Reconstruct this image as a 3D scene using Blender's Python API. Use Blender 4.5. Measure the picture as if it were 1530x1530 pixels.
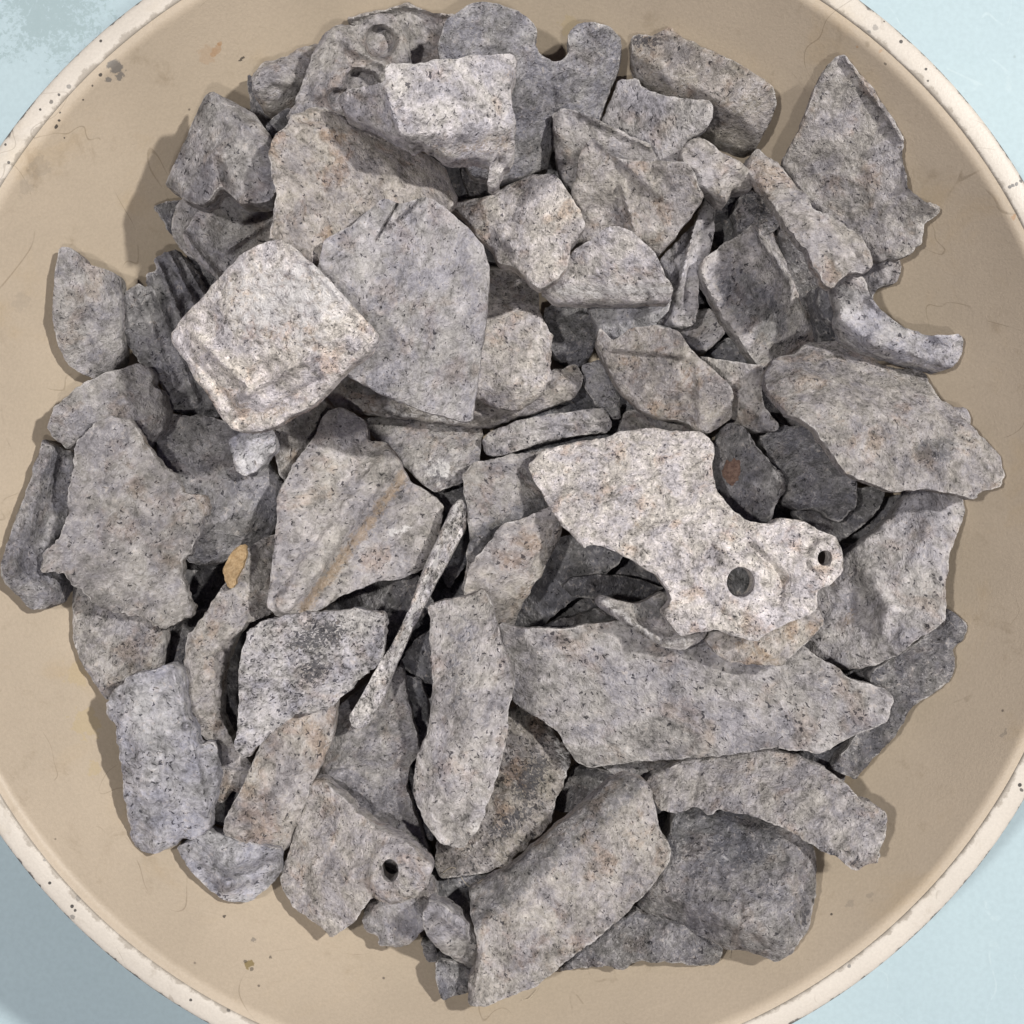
import bpy, math, random, zlib
import numpy as np
from mathutils import Vector
from mathutils.geometry import delaunay_2d_cdt

for _o in list(bpy.data.objects):
    bpy.data.objects.remove(_o, do_unlink=True)
scene = bpy.context.scene
COL = scene.collection

# ------------------------------------------------------------------ camera
CAM = np.array([0.00425, -0.0080, 0.50])          # rim of the bowl is at z = 0, its axis at x = y = 0
MPP = 0.00025                                     # metres per photo pixel on the rim plane
cam = bpy.data.cameras.new('camera')
cam.sensor_fit = 'HORIZONTAL'
cam.sensor_width = 36.0
cam.lens = 36.0 * CAM[2] / (1530 * MPP)
cam.clip_start = 0.01
cam.clip_end = 20.0
cam_o = bpy.data.objects.new('camera', cam)
cam_o.location = CAM
COL.objects.link(cam_o)
scene.camera = cam_o

# ------------------------------------------------------------------ world and lamps (indoors: room light + three ceiling lamps)
world = bpy.data.worlds.new('World')
scene.world = world
world.use_nodes = True
bg = world.node_tree.nodes['Background']
bg.inputs[0].default_value = (0.50, 0.44, 0.95, 1)
bg.inputs[1].default_value = 0.09

def lamp(name, loc, power, size, color):
    l = bpy.data.lights.new(name, 'AREA')
    l.shape = 'DISK'
    l.size = size
    l.energy = power
    l.color = color
    o = bpy.data.objects.new(name, l)
    o.location = loc
    d = Vector((0, 0, -0.04)) - Vector(loc)
    o.rotation_euler = d.to_track_quat('-Z', 'Y').to_euler()
    COL.objects.link(o)
    return o
lamp('ceiling_lamp', (1.02, 0.48, 1.36), 32.0, 0.08, (1.0, 0.965, 0.92))
lamp('ceiling_lamp.001', (-0.58, 0.04, 1.50), 14.5, 0.07, (1.0, 0.965, 0.93))
lamp('ceiling_lamp.002', (0.20, -0.54, 1.55), 7.5, 0.07, (1.0, 0.965, 0.93))

scene.view_settings.view_transform = 'Standard'
scene.view_settings.look = 'None'
scene.view_settings.gamma = 1.0
scene.view_settings.use_curve_mapping = False
scene.view_settings.exposure = 0.0
scene.cycles.max_bounces = 3
scene.cycles.diffuse_bounces = 2
scene.cycles.glossy_bounces = 2
scene.render.resolution_x = 1024
scene.render.resolution_y = 1024

# ------------------------------------------------------------------ geometry of the bowl, photo pixel -> ray
R_OUT, R_IN, DEPTH, R_FLOOR = 0.2270, 0.2185, 0.100, 0.095
TABLE_Z = -0.1075

def bowl_z(r):
    t = np.clip((r - R_FLOOR) / (R_IN - R_FLOOR), 0, 1)
    return -DEPTH + DEPTH * t ** 1.7

def ray(px, py):
    """direction for one unit of depth below the camera"""
    return (px - 765.0) * MPP / CAM[2], -(py - 765.0) * MPP / CAM[2]

def at_z(px, py, z):
    dx, dy = ray(px, py)
    d = CAM[2] - z
    return CAM[0] + dx * d, CAM[1] + dy * d

def to_px(x, y, z):
    d = CAM[2] - z
    return 765.0 + (x - CAM[0]) / d * CAM[2] / MPP, 765.0 - (y - CAM[1]) / d * CAM[2] / MPP

def on_bowl(px, py):
    z = -0.04
    for _ in range(12):
        x, y = at_z(px, py, z)
        z = float(bowl_z(math.hypot(x, y)))
    return x, y, z

# ------------------------------------------------------------------ numpy noise
def _hash(ix, iy, seed):
    h = (ix.astype(np.int64) * 374761393 + iy.astype(np.int64) * 668265263 + seed * 974634777) & 0x7fffffff
    h = (h ^ (h >> 13)) * 1274126177 & 0x7fffffff
    return ((h ^ (h >> 16)) & 0xffff) / 32767.5 - 1.0

def vnoise(x, y, seed=0):
    ix, iy = np.floor(x), np.floor(y)
    fx, fy = x - ix, y - iy
    ux, uy = fx * fx * fx * (fx * (fx * 6 - 15) + 10), fy * fy * fy * (fy * (fy * 6 - 15) + 10)
    a, b = _hash(ix, iy, seed), _hash(ix + 1, iy, seed)
    c, d = _hash(ix, iy + 1, seed), _hash(ix + 1, iy + 1, seed)
    return (a + (b - a) * ux) * (1 - uy) + (c + (d - c) * ux) * uy

def fbm(x, y, seed=0, oct=3):
    s, a = 0.0, 1.0
    for k in range(oct):
        s = s + a * vnoise(x * 0.8 + y * 0.6, -x * 0.6 + y * 0.8, seed + 17 * k)
        x, y, a = x * 2.03 + 3.1, y * 2.03 - 1.7, a * 0.5
    return s

# ------------------------------------------------------------------ node helpers
class NT:
    def __init__(self, name):
        self.m = bpy.data.materials.new(name)
        self.m.use_nodes = True
        self.t = self.m.node_tree
        self.b = self.t.nodes['Principled BSDF']
        self.out = self.t.nodes['Material Output']
    def n(self, kind, **kw):
        nd = self.t.nodes.new(kind)
        for k, v in kw.items():
            setattr(nd, k, v)
        return nd
    def link(self, a, b):
        self.t.links.new(a, b)
    def put(self, sock, v):
        if isinstance(v, bpy.types.NodeSocket):
            self.link(v, sock)
        else:
            sock.default_value = v
    def math(self, op, a, b=0.0, clamp=False):
        nd = self.n('ShaderNodeMath', operation=op, use_clamp=clamp)
        self.put(nd.inputs[0], a)
        self.put(nd.inputs[1], b)
        return nd.outputs[0]
    def vmath(self, op, a, b):
        nd = self.n('ShaderNodeVectorMath', operation=op)
        self.put(nd.inputs[0], a)
        self.put(nd.inputs[1], b)
        return nd.outputs['Value'] if op == 'DISTANCE' else nd.outputs[0]
    def noise(self, vec, scale, detail=4, rough=0.55, dist=0.0):
        nd = self.n('ShaderNodeTexNoise')
        self.link(vec, nd.inputs['Vector'])
        nd.inputs['Scale'].default_value = scale
        nd.inputs['Detail'].default_value = detail
        nd.inputs['Roughness'].default_value = rough
        nd.inputs['Distortion'].default_value = dist
        return nd
    def voro(self, vec, scale, feature='F1'):
        nd = self.n('ShaderNodeTexVoronoi', feature=feature)
        self.link(vec, nd.inputs['Vector'])
        nd.inputs['Scale'].default_value = scale
        return nd
    def ramp(self, v, lo, hi, a=0.0, b=1.0, smooth=True):
        nd = self.n('ShaderNodeMapRange', clamp=True)
        if smooth:
            nd.interpolation_type = 'SMOOTHSTEP'
        self.put(nd.inputs['Value'], v)
        for k, x in (('From Min', lo), ('From Max', hi), ('To Min', a), ('To Max', b)):
            self.put(nd.inputs[k], x)
        return nd.outputs['Result']
    def mix(self, f, a, b, mode='MIX'):
        nd = self.n('ShaderNodeMix', data_type='RGBA', blend_type=mode, clamp_factor=True)
        for s, v in ((nd.inputs[0], f), (nd.inputs[6], a), (nd.inputs[7], b)):
            if isinstance(v, tuple) and len(v) == 3:
                v = v + (1,)
            self.put(s, v)
        return nd.outputs[2]
    def bump(self, h, strength, dist, normal=None):
        nd = self.n('ShaderNodeBump')
        nd.inputs['Strength'].default_value = strength
        nd.inputs['Distance'].default_value = dist
        self.put(nd.inputs['Height'], h)
        if normal is not None:
            self.link(normal, nd.inputs['Normal'])
        return nd.outputs[0]
    def attr(self, name):
        nd = self.n('ShaderNodeAttribute')
        nd.attribute_name = name
        return nd.outputs['Fac']

# ------------------------------------------------------------------ shard material: oxidised grey casting, mottled and pitted.
# object colour carries what differs from shard to shard: (grey tone, warmth, pitting)
def shard_material():
    t = NT('oxidised_casting')
    tc = t.n('ShaderNodeTexCoord')
    oi = t.n('ShaderNodeObjectInfo')
    off = t.n('ShaderNodeCombineXYZ')
    for k, m in enumerate((3.1, 7.7, 5.3)):
        t.put(off.inputs[k], t.math('MULTIPLY', oi.outputs['Random'], m))
    vr = t.n('ShaderNodeVectorRotate', rotation_type='Z_AXIS')
    t.link(tc.outputs['Object'], vr.inputs['Vector'])
    t.put(vr.inputs['Angle'], t.math('MULTIPLY', oi.outputs['Random'], 40.0))
    vsc = t.n('ShaderNodeVectorMath', operation='SCALE')
    t.link(vr.outputs[0], vsc.inputs[0])
    t.put(vsc.inputs['Scale'], t.math('ADD', 0.72, t.math('MULTIPLY', t.math('FRACT', t.math('MULTIPLY', oi.outputs['Random'], 17.0)), 0.62)))
    P = t.vmath('ADD', vsc.outputs[0], off.outputs[0])
    sep = t.n('ShaderNodeSeparateColor')
    t.link(oi.outputs['Color'], sep.inputs[0])
    tone, warm, pit = sep.outputs[0], sep.outputs[1], sep.outputs[2]
    n1 = t.n('ShaderNodeSeparateColor')
    t.link(t.noise(P, 62, 3, 0.66, 0.3).outputs['Color'], n1.inputs[0])
    big, br, sl = n1.outputs[0], n1.outputs[1], n1.outputs[2]
    med = t.noise(P, 225, 5, 0.76, 0.4).outputs['Fac']
    mp = t.n('ShaderNodeMapping')
    t.link(P, mp.inputs[0])
    mp.inputs['Rotation'].default_value = (0.3, 0.2, 0.6)
    mp.inputs['Scale'].default_value = (1.0, 1.3, 1.1)
    n3 = t.n('ShaderNodeSeparateColor')
    t.link(t.noise(mp.outputs[0], 540, 2, 0.6, 0.9).outputs['Color'], n3.inputs[0])
    pn, wh, grain = n3.outputs[0], n3.outputs[1], n3.outputs[2]
    # value
    con = t.math('ADD', 0.55, t.math('MULTIPLY', pit, 0.8))
    w = t.math('ADD', t.ramp(med, 0.34, 0.66, -0.42, 0.42, False), t.ramp(grain, 0.32, 0.68, -0.30, 0.30, False))
    v = t.math('ADD', t.ramp(big, 0.3, 0.7, 0.74, 1.24), t.math('MULTIPLY', w, con))
    grey = t.mix(1.0, t.mix(warm, (0.875, 0.88, 0.95), (1.0, 0.925, 0.845)), v, 'MULTIPLY')
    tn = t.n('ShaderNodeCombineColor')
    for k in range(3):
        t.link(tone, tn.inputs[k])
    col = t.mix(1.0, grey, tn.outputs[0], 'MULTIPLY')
    # patches: brownish and smooth slate
    col = t.mix(t.math('MULTIPLY', t.ramp(br, 0.52, 0.68), t.math('ADD', t.math('MULTIPLY', warm, 0.7), 0.10)),
                col, t.mix(1.0, col, (0.88, 0.70, 0.56), 'MULTIPLY'))
    slm = t.ramp(t.math('ADD', sl, t.math('MULTIPLY', t.math('SUBTRACT', med, 0.5), 0.5)), 0.55, 0.60, 0, 0.55)
    col = t.mix(slm, col, t.mix(1.0, col, (0.66, 0.68, 0.74), 'MULTIPLY'))
    sla = t.ramp(t.math('ADD', t.attr('slate'), t.ramp(med, 0.3, 0.7, -0.4, 0.4)), 0.40, 0.62, 0, 0.85)
    col = t.mix(sla, col, t.mix(1.0, col, (0.48, 0.50, 0.53), 'MULTIPLY'))
    col = t.mix(t.ramp(t.math('ADD', sl, t.math('MULTIPLY', med, 0.4)), 0.55, 0.80), t.mix(1.0, col, (1.02, 1.0, 0.94), 'MULTIPLY'), t.mix(1.0, col, (1.0, 0.98, 1.0), 'MULTIPLY'))
    # pale oxide bloom
    whm = t.ramp(t.math('ADD', wh, t.math('MULTIPLY', t.math('SUBTRACT', big, 0.5), 0.6)), 0.56, 0.70)
    col = t.mix(t.math('MULTIPLY', whm, 0.55), col, t.mix(0.6, col, (0.64, 0.62, 0.62)))
    # pits: short dark nicks
    th = t.math('SUBTRACT', 0.668, t.math('MULTIPLY', pit, 0.06))
    pits = t.ramp(t.math('ADD', pn, t.math('MULTIPLY', t.math('SUBTRACT', br, 0.5), 0.18)), th, t.math('ADD', th, 0.025))
    col = t.mix(t.math('MULTIPLY', pits, 0.88), col, t.mix(1.0, col, (0.12, 0.12, 0.15), 'MULTIPLY'))
    col = t.mix(1.0, col, (0.86, 0.86, 0.86), 'MULTIPLY')
    # stains with their own outline, carried by the mesh
    som = t.ramp(t.math('ADD', t.math('MULTIPLY', t.attr('soot'), 0.31), t.math('ADD', t.math('MULTIPLY', med, 0.45), t.math('MULTIPLY', wh, 0.55))), 0.735, 0.79)
    col = t.mix(t.math('MULTIPLY', som, 0.82), col, (0.035, 0.035, 0.042))
    ocm = t.math('MULTIPLY', t.ramp(t.math('ADD', t.attr('ochre'), t.math('ADD', t.ramp(med, 0.3, 0.7, -0.5, 0.5), t.ramp(wh, 0.3, 0.7, -0.3, 0.3))), 0.25, 1.15), 0.68)
    col = t.mix(ocm, col, (0.27, 0.195, 0.12))
    # scuffed arrises show paler metal
    edm = t.math('MULTIPLY', t.ramp(t.math('ADD', t.attr('edge'), t.ramp(med, 0.3, 0.7, -0.45, 0.45)), 0.45, 1.0), 0.5)
    col = t.mix(edm, col, (0.56, 0.54, 0.52))
    pam = t.math('MULTIPLY', t.ramp(t.math('ADD', t.attr('pale'), t.ramp(med, 0.3, 0.7, -0.55, 0.55)), 0.25, 0.95), 0.85)  # pale patches, and one lit facet put into the colour
    col = t.mix(pam, col, (0.66, 0.645, 0.63))
    t.link(col, t.b.inputs['Base Color'])
    t.b.inputs['Roughness'].default_value = 0.70
    t.b.inputs['Specular IOR Level'].default_value = 0.40
    hh = t.math('SUBTRACT', t.math('ADD', t.math('MULTIPLY', med, 1.6), t.math('MULTIPLY', grain, 0.35)), t.math('MULTIPLY', pits, 0.9))
    t.link(t.bump(hh, 1.0, 0.0013), t.b.inputs['Normal'])
    return t.m

def flake_material(name, a, b):
    t = NT(name)
    tc = t.n('ShaderNodeTexCoord')
    P = tc.outputs['Object']
    f = t.noise(P, 700, 4, 0.7).outputs['Fac']
    t.link(t.mix(t.ramp(f, 0.35, 0.65), a, b), t.b.inputs['Base Color'])
    t.b.inputs['Roughness'].default_value = 0.9
    t.link(t.bump(f, 0.9, 0.0009), t.b.inputs['Normal'])
    return t.m

def stains(t, col, P, spots):
    """spots: (x, y, z, radius, raggedness, colour, strength): chips and stains with their own place on the enamel"""
    nz = t.noise(P, 260, 3, 0.65)
    d = t.n('ShaderNodeVectorMath', operation='SUBTRACT')
    t.link(nz.outputs['Color'], d.inputs[0])
    d.inputs[1].default_value = (0.5, 0.5, 0.5)
    for x, y, z, r, rag, c, s in spots:
        sc = t.n('ShaderNodeVectorMath', operation='SCALE')
        t.link(d.outputs[0], sc.inputs[0])
        sc.inputs['Scale'].default_value = rag
        q = t.vmath('ADD', P, sc.outputs[0])
        dist = t.vmath('DISTANCE', q, (x, y, z))
        soft = 0.75 if rag < 0.02 else 0.5
        m = t.ramp(dist, r * soft, r, s, 0.0)
        col = t.mix(m, col, c)
    return col

def enamel_material(name, base, spots, rim):
    t = NT(name)
    tc = t.n('ShaderNodeTexCoord')
    P = tc.outputs['Object']
    big = t.noise(P, 14, 4, 0.55).outputs['Fac']
    col = t.mix(t.ramp(big, 0.3, 0.7), tuple(c * 0.94 for c in base), tuple(min(1, c * 1.05) for c in base))
    ya = t.noise(P, 26, 5, 0.6, 0.5).outputs['Fac']
    col = t.mix(t.ramp(ya, 0.56, 0.74, 0, 0.35), col, t.mix(1.0, col, (0.97, 0.88, 0.70), 'MULTIPLY'))
    gr = t.noise(P, 48, 6, 0.72, 0.4).outputs['Fac']
    col = t.mix(t.ramp(gr, 0.56, 0.78, 0, 0.60), col, t.mix(1.0, col, (0.62, 0.58, 0.52), 'MULTIPLY'))
    mp = t.n('ShaderNodeMapping')
    t.link(P, mp.inputs[0])
    mp.inputs['Rotation'].default_value = (0, 0, 0.9)
    mp.inputs['Scale'].default_value = (1, 14, 5)
    st = t.noise(mp.outputs[0], 42, 4, 0.7, 0.6).outputs['Fac']
    col = t.mix(t.ramp(st, 0.66, 0.76, 0, 0.34), col, t.mix(1.0, col, (0.55, 0.52, 0.48), 'MULTIPLY'))
    ln = t.noise(P, 11, 2, 0.5, 1.6).outputs['Fac']
    lm = t.math('MULTIPLY', t.ramp(t.math('ABSOLUTE', t.math('SUBTRACT', ln, 0.5)), 0.0012, 0.0035, 1, 0), t.ramp(ya, 0.50, 0.60))
    col = t.mix(t.math('MULTIPLY', lm, 0.45), col, t.mix(1.0, col, (0.45, 0.42, 0.38), 'MULTIPLY'))
    fi = t.noise(P, 900, 3, 0.7).outputs['Fac']
    col = t.mix(1.0, col, t.ramp(fi, 0.3, 0.7, 0.95, 1.04), 'MULTIPLY')
    vo = t.voro(P, 130)
    vs = t.n('ShaderNodeSeparateColor')
    t.link(vo.outputs['Color'], vs.inputs[0])
    sp = t.math('MULTIPLY', t.ramp(vo.outputs['Distance'], 0.04, 0.10, 1, 0), t.ramp(vs.outputs[0], 0.93, 0.95))
    col = t.mix(t.math('MULTIPLY', sp, 0.7), col, (0.06, 0.05, 0.045))
    if rim:
        # worn and chipped towards the outer edge
        sx = t.n('ShaderNodeSeparateXYZ')
        t.link(P, sx.inputs[0])
        flat = t.n('ShaderNodeCombineXYZ')
        t.link(sx.outputs[0], flat.inputs[0])
        t.link(sx.outputs[1], flat.inputs[1])
        rad = t.vmath('DISTANCE', flat.outputs[0], (0, 0, 0))
        wn = t.noise(P, 150, 5, 0.7).outputs['Fac']
        e = t.math('ADD', rad, t.ramp(wn, 0.35, 0.75, -0.0009, 0.0013, False))
        col = t.mix(t.ramp(e, R_OUT - 0.0008, R_OUT - 0.0001, 0, 0.9), col, (0.09, 0.085, 0.08))
        e2 = t.math('SUBTRACT', rad, t.ramp(wn, 0.42, 0.75, 0.0, 0.0030, False))
        col = t.mix(t.ramp(e2, R_IN - 0.0006, R_IN + 0.0006, 0.55, 0.0), col, (0.20, 0.17, 0.13))
    col = stains(t, col, P, spots)
    t.link(col, t.b.inputs['Base Color'])
    t.b.inputs['Roughness'].default_value = 0.42
    t.b.inputs['Specular IOR Level'].default_value = 0.35
    t.link(t.bump(t.math('ADD', fi, t.math('MULTIPLY', gr, 1.5)), 0.25, 0.0004), t.b.inputs['Normal'])
    return t.m

def table_material():
    t = NT('table_paint')
    tc = t.n('ShaderNodeTexCoord')
    P = tc.outputs['Object']
    big = t.noise(P, 9, 4, 0.55).outputs['Fac']
    col = t.mix(t.ramp(big, 0.3, 0.7), (0.39, 0.49, 0.525), (0.415, 0.52, 0.55))
    fi = t.noise(P, 420, 3, 0.6).outputs['Fac']
    col = t.mix(1.0, col, t.ramp(fi, 0.3, 0.7, 0.97, 1.03), 'MULTIPLY')
    # mottled grey patch in one corner
    x, y = at_z(75, 10, TABLE_Z)
    d = t.vmath('DISTANCE', P, (x, y, 0.0))
    n1 = t.noise(P, 70, 6, 0.75, 0.3).outputs['Fac']
    n2 = t.noise(P, 380, 5, 0.75, 0.4).outputs['Fac']
    k = t.math('ADD', t.ramp(d, 0.010, 0.046, 0.17, -0.22, False), t.math('ADD', t.math('MULTIPLY', n1, 0.75), t.math('MULTIPLY', n2, 0.9)))
    col = t.mix(t.ramp(k, 0.83, 0.96, 0, 0.70), col, (0.29, 0.375, 0.385))
    ln = t.noise(P, 8, 2, 0.5, 1.2).outputs['Fac']
    lm = t.math('MULTIPLY', t.ramp(t.math('ABSOLUTE', t.math('SUBTRACT', ln, 0.5)), 0.0008, 0.003, 1, 0), t.ramp(n1, 0.48, 0.60))
    col = t.mix(t.math('MULTIPLY', lm, 0.14), col, (0.72, 0.80, 0.80))
    col = t.mix(t.ramp(n1, 0.50, 0.75, 0, 0.18), col, t.mix(1.0, col, (0.80, 0.84, 0.82), 'MULTIPLY'))
    vo = t.voro(P, 60)
    vs = t.n('ShaderNodeSeparateColor')
    t.link(vo.outputs['Color'], vs.inputs[0])
    sp = t.math('MULTIPLY', t.ramp(vo.outputs['Distance'], 0.02, 0.06, 1, 0), t.ramp(vs.outputs[0], 0.86, 0.90))
    col = t.mix(t.math('MULTIPLY', sp, 0.45), col, (0.25, 0.30, 0.30))
    t.link(col, t.b.inputs['Base Color'])
    t.b.inputs['Roughness'].default_value = 0.6
    t.b.inputs['Specular IOR Level'].default_value = 0.2
    t.link(t.bump(fi, 0.08, 0.0003), t.b.inputs['Normal'])
    return t.m

def mesh_obj(name, verts, faces, mat, parent=None, smooth=True):
    me = bpy.data.meshes.new(name)
    me.from_pydata(verts, [], faces)
    me.materials.append(mat)
    if smooth:
        me.polygons.foreach_set('use_smooth', [True] * len(me.polygons))
    me.update()
    o = bpy.data.objects.new(name, me)
    COL.objects.link(o)
    o.parent = parent
    return o

# ------------------------------------------------------------------ table
tm = table_material()
table = mesh_obj('table_surface', [(-1.2, -1.2, 0), (1.2, -1.2, 0), (1.2, 1.2, 0), (-1.2, 1.2, 0)], [(0, 1, 2, 3)], tm)
table.location = (0, 0, TABLE_Z)
table['kind'] = 'structure'
table['label'] = 'pale blue green painted table top under the bowl'
table['category'] = 'table top'

# ------------------------------------------------------------------ bowl: enamelled shell with a rolled rim
GREY, DARK, RUST, GOLD, YEL = (0.10, 0.10, 0.10), (0.03, 0.027, 0.025), (0.34, 0.19, 0.09), (0.20, 0.15, 0.06), (0.42, 0.33, 0.17)
SH, RM = [], []
for px, py, r, rag, c, s in [
        (172, 98, 11, .020, GREY, .75), (164, 118, 6, .020, GREY, .7), (180, 112, 7, .02, GREY, .7), (150, 111, 3.0, .004, DARK, .9), (138, 128, 1.8, .003, DARK, .8),
        (88, 180, 2.4, .006, DARK, .9), (84, 190, 3.0, .008, DARK, .9), (90, 168, 1.6, .004, DARK, .9), (96, 206, 1.5, .004, DARK, .8), (124, 149, 1.5, .003, DARK, .8),
        (322, 74, 9, .024, RUST, .45), (310, 82, 15, .030, RUST, .22), (327, 66, 4, .012, RUST, .5), (362, 87, 3.5, .02, DARK, .8),
        (372, 1440, 7.5, .020, GOLD, .85), (366, 1436, 3, .01, DARK, .6), (377, 1449, 3, .012, DARK, .6), (380, 1402, 5, .02, GREY, .5), (335, 1369, 2.4, .01, DARK, .8), (406, 1430, 2.6, .012, DARK, .6),
        (82, 1254, 2.5, .01, DARK, .5), (130, 1080, 24, .06, YEL, .38), (112, 1010, 20, .06, YEL, .30), (140, 1150, 14, .05, YEL, .35),
        (1242, 1366, 2.0, .003, DARK, .8), (1330, 68, 6, .02, GREY, .4), (1316, 76, 3, .01, RUST, .4), (1323, 95, 2.5, .006, DARK, .6), (1281, 70, 2.0, .006, RUST, .5),
        (1270, 1350, 7, .03, GREY, .22), (1300, 1340, 7, .03, GREY, .22), (60, 250, 16, .05, GREY, .14), (40, 280, 14, .05, GREY, .14),
        (1515, 323, 4, .012, RUST, .6), (30, 450, 14, .05, GREY, .10), (1500, 1096, 6, .03, GREY, .3), (855, 40, 20, .06, YEL, .3)]:
    x, y, z = on_bowl(px, py)
    SH.append((x, y, z, r * MPP * 1.1, rag * 0.28, c, s))
for px, py, r, rag, c, s in [
        (152, 63, 2.2, .002, DARK, .9), (62, 165, 2.0, .003, DARK, .9), (10, 217, 2.2, .004, DARK, .85), (15, 244, 2.2, .004, DARK, .85), (90, 143, 2.2, .004, DARK, .85), (104, 131, 3.5, .006, GREY, .6), (79, 153, 3.2, .008, DARK, .7),
        (1345, 64, 2.8, .002, DARK, .95), (1320, 33, 1.8, .002, DARK, .9), (1382, 105, 2.2, .002, DARK, .95), (1385, 122, 1.8, .003, DARK, .8),
        (1522, 1172, 2.8, .002, DARK, .95), (1525, 1179, 2.6, .008, DARK, .8), (1268, 1442, 2.6, .005, GREY, .7),
        (76, 1318, 2.4, .002, DARK, .95), (109, 1353, 2.8, .002, DARK, .95), (114, 1359, 2.2, .002, DARK, .9), (110, 1368, 4.0, .010, GREY, .6), (286, 1492, 2.2, .003, DARK, .9), (343, 1506, 5, .010, DARK, .75), (356, 1513, 3, .008, DARK, .75), (70, 1283, 4, .012, GREY, .6), (33, 1235, 3, .008, GREY, .6), (120, 1340, 6, .02, GREY, .4),
        (1512, 278, 3.0, .006, GREY, .85), (1507, 280, 3.0, .006, GREY, .85), (1518, 276, 2.6, .006, GREY, .85), (1524, 272, 2.6, .006, GREY, .85), (1529, 267, 2.4, .006, GREY, .85), (1296, 50, 4, .012, GREY, .55), (1308, 42, 5, .015, GREY, .45), (1483, 196, 2.5, .006, GREY, .6)]:
    x, y = at_z(px, py, 0.0)
    RM.append((x, y, 0.0012, r * MPP * 1.15, rag * 0.25, c, s))
BASE_IN, BASE_RIM = (0.415, 0.348, 0.265), (0.52, 0.48, 0.42)
m_shell = enamel_material('cream_enamel', BASE_IN, SH, False)
m_rim = enamel_material('pale_worn_enamel', BASE_RIM, RM, True)

def lathe(name, prof, mat, parent, seg=256):
    v, f = [], []
    for r, z in prof:
        for k in range(seg):
            a = 2 * math.pi * k / seg
            v.append((r * math.cos(a), r * math.sin(a), z))
    n = len(prof)
    for i in range(n - 1):
        for k in range(seg):
            k2 = (k + 1) % seg
            f.append((i * seg + k, i * seg + k2, (i + 1) * seg + k2, (i + 1) * seg + k))
    return mesh_obj(name, v, f, mat, parent)

bowl = bpy.data.objects.new('enamel_bowl', None)
COL.objects.link(bowl)
bowl.location = (0, 0, 0)
bowl['label'] = 'large round cream enamel bowl with pale worn rim holding the grey shards'
bowl['category'] = 'bowl'
prof = [(0.0005, -DEPTH)] + [(r, float(bowl_z(np.float64(r)))) for r in np.linspace(0.03, R_IN, 60)]
prof += [(R_IN + 0.0015, -0.0012), (R_IN + 0.0032, -0.0016), (R_IN + 0.0032, -0.004)]
prof += [(r + 0.0030, float(bowl_z(np.float64(r))) - 0.0035) for r in np.linspace(R_IN - 0.004, 0.10, 30)]
prof += [(0.098, TABLE_Z + 0.0003), (0.092, TABLE_Z + 0.0003), (0.090, -DEPTH - 0.0035), (0.0005, -DEPTH - 0.0035)]
lathe('shell', prof, m_shell, bowl)
rp = []
for k in range(15):                                     # rolled lip: flat crown, rounded shoulders
    a = math.pi * (1 - k / 14.0)
    c, s = math.cos(a), math.sin(a)
    rp.append(((R_OUT + R_IN) / 2 + (R_OUT - R_IN) / 2 * math.copysign(abs(c) ** 0.55, c), 0.0018 * abs(s) ** 0.7 - 0.0006))
rp = [(R_IN + 0.0003, -0.0030)] + rp + [(R_OUT, -0.003), (R_OUT - 0.001, -0.0062), (R_OUT - 0.004, -0.0070), (R_IN + 0.0036, -0.0050)]
lathe('rim', rp, m_rim, bowl)

# ------------------------------------------------------------------ shards
M_SHARD = shard_material()
M_RUST = flake_material('rust_crust', (0.11, 0.065, 0.05), (0.20, 0.13, 0.10))
M_OCHRE = flake_material('ochre_crumb', (0.30, 0.20, 0.10), (0.42, 0.30, 0.17))
KP = 0.27e-3                                    # metres per photo pixel at the depth of the heap

FR = {'A': (0, 0, 2.0), 'B': (765, 0, 2.0), 'C': (0, 765, 2.0), 'D': (765, 765, 2.0), 'P': (0, 0, 1.0)}
for _n, _x in (('0', 0), ('1', 350), ('2', 700), ('3', 1030)):
    for _m, _y in (('0', 0), ('1', 350), ('2', 700), ('3', 1030)):
        FR[_n + _m] = (_x, _y, 3.06)

def soften(pts, lim):
    out = []
    n = len(pts)
    for i in range(n):
        p, a, b = pts[i], pts[i - 1], pts[(i + 1) % n]
        for q in (a, b):
            d = q - p
            l = np.hypot(*d)
            out.append(p + d / max(l, 1e-6) * min(lim, 0.3 * l))
    return np.array(out)

def resample(pts, step):
    out = []
    n = len(pts)
    for i in range(n):
        a, b = pts[i], pts[(i + 1) % n]
        k = max(1, int(round(np.hypot(*(b - a)) / step)))
        for j in range(k):
            out.append(a + (b - a) * j / k)
    return np.array(out)

def inside(poly, x, y):
    c = np.zeros(x.shape, bool)
    n = len(poly)
    j = n - 1
    for i in range(n):
        xi, yi = poly[i]
        xj, yj = poly[j]
        if yi != yj:
            c ^= ((yi > y) != (yj > y)) & (x < (xj - xi) * (y - yi) / (yj - yi) + xi)
        j = i
    return c

def dist_poly(poly, x, y):
    d = np.full(x.shape, 1e9)
    n = len(poly)
    for i in range(n):
        d = np.minimum(d, dist_seg(x, y, poly[i][0], poly[i][1], *poly[(i + 1) % n]))
    return d

def dist_seg(x, y, x0, y0, x1, y1):
    dx, dy = x1 - x0, y1 - y0
    t = np.clip(((x - x0) * dx + (y - y0) * dy) / max(dx * dx + dy * dy, 1e-9), 0, 1)
    return np.hypot(x - x0 - t * dx, y - y0 - t * dy)

GN, GS = 480, 0.001                              # height field of the heap, 1 mm cells
gx = (np.arange(GN) - GN / 2 + 0.5) * GS
GX, GY = np.meshgrid(gx, gx, indexing='ij')
H = bowl_z(np.hypot(GX, GY))
H[np.hypot(GX, GY) > R_OUT] = -0.5

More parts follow.
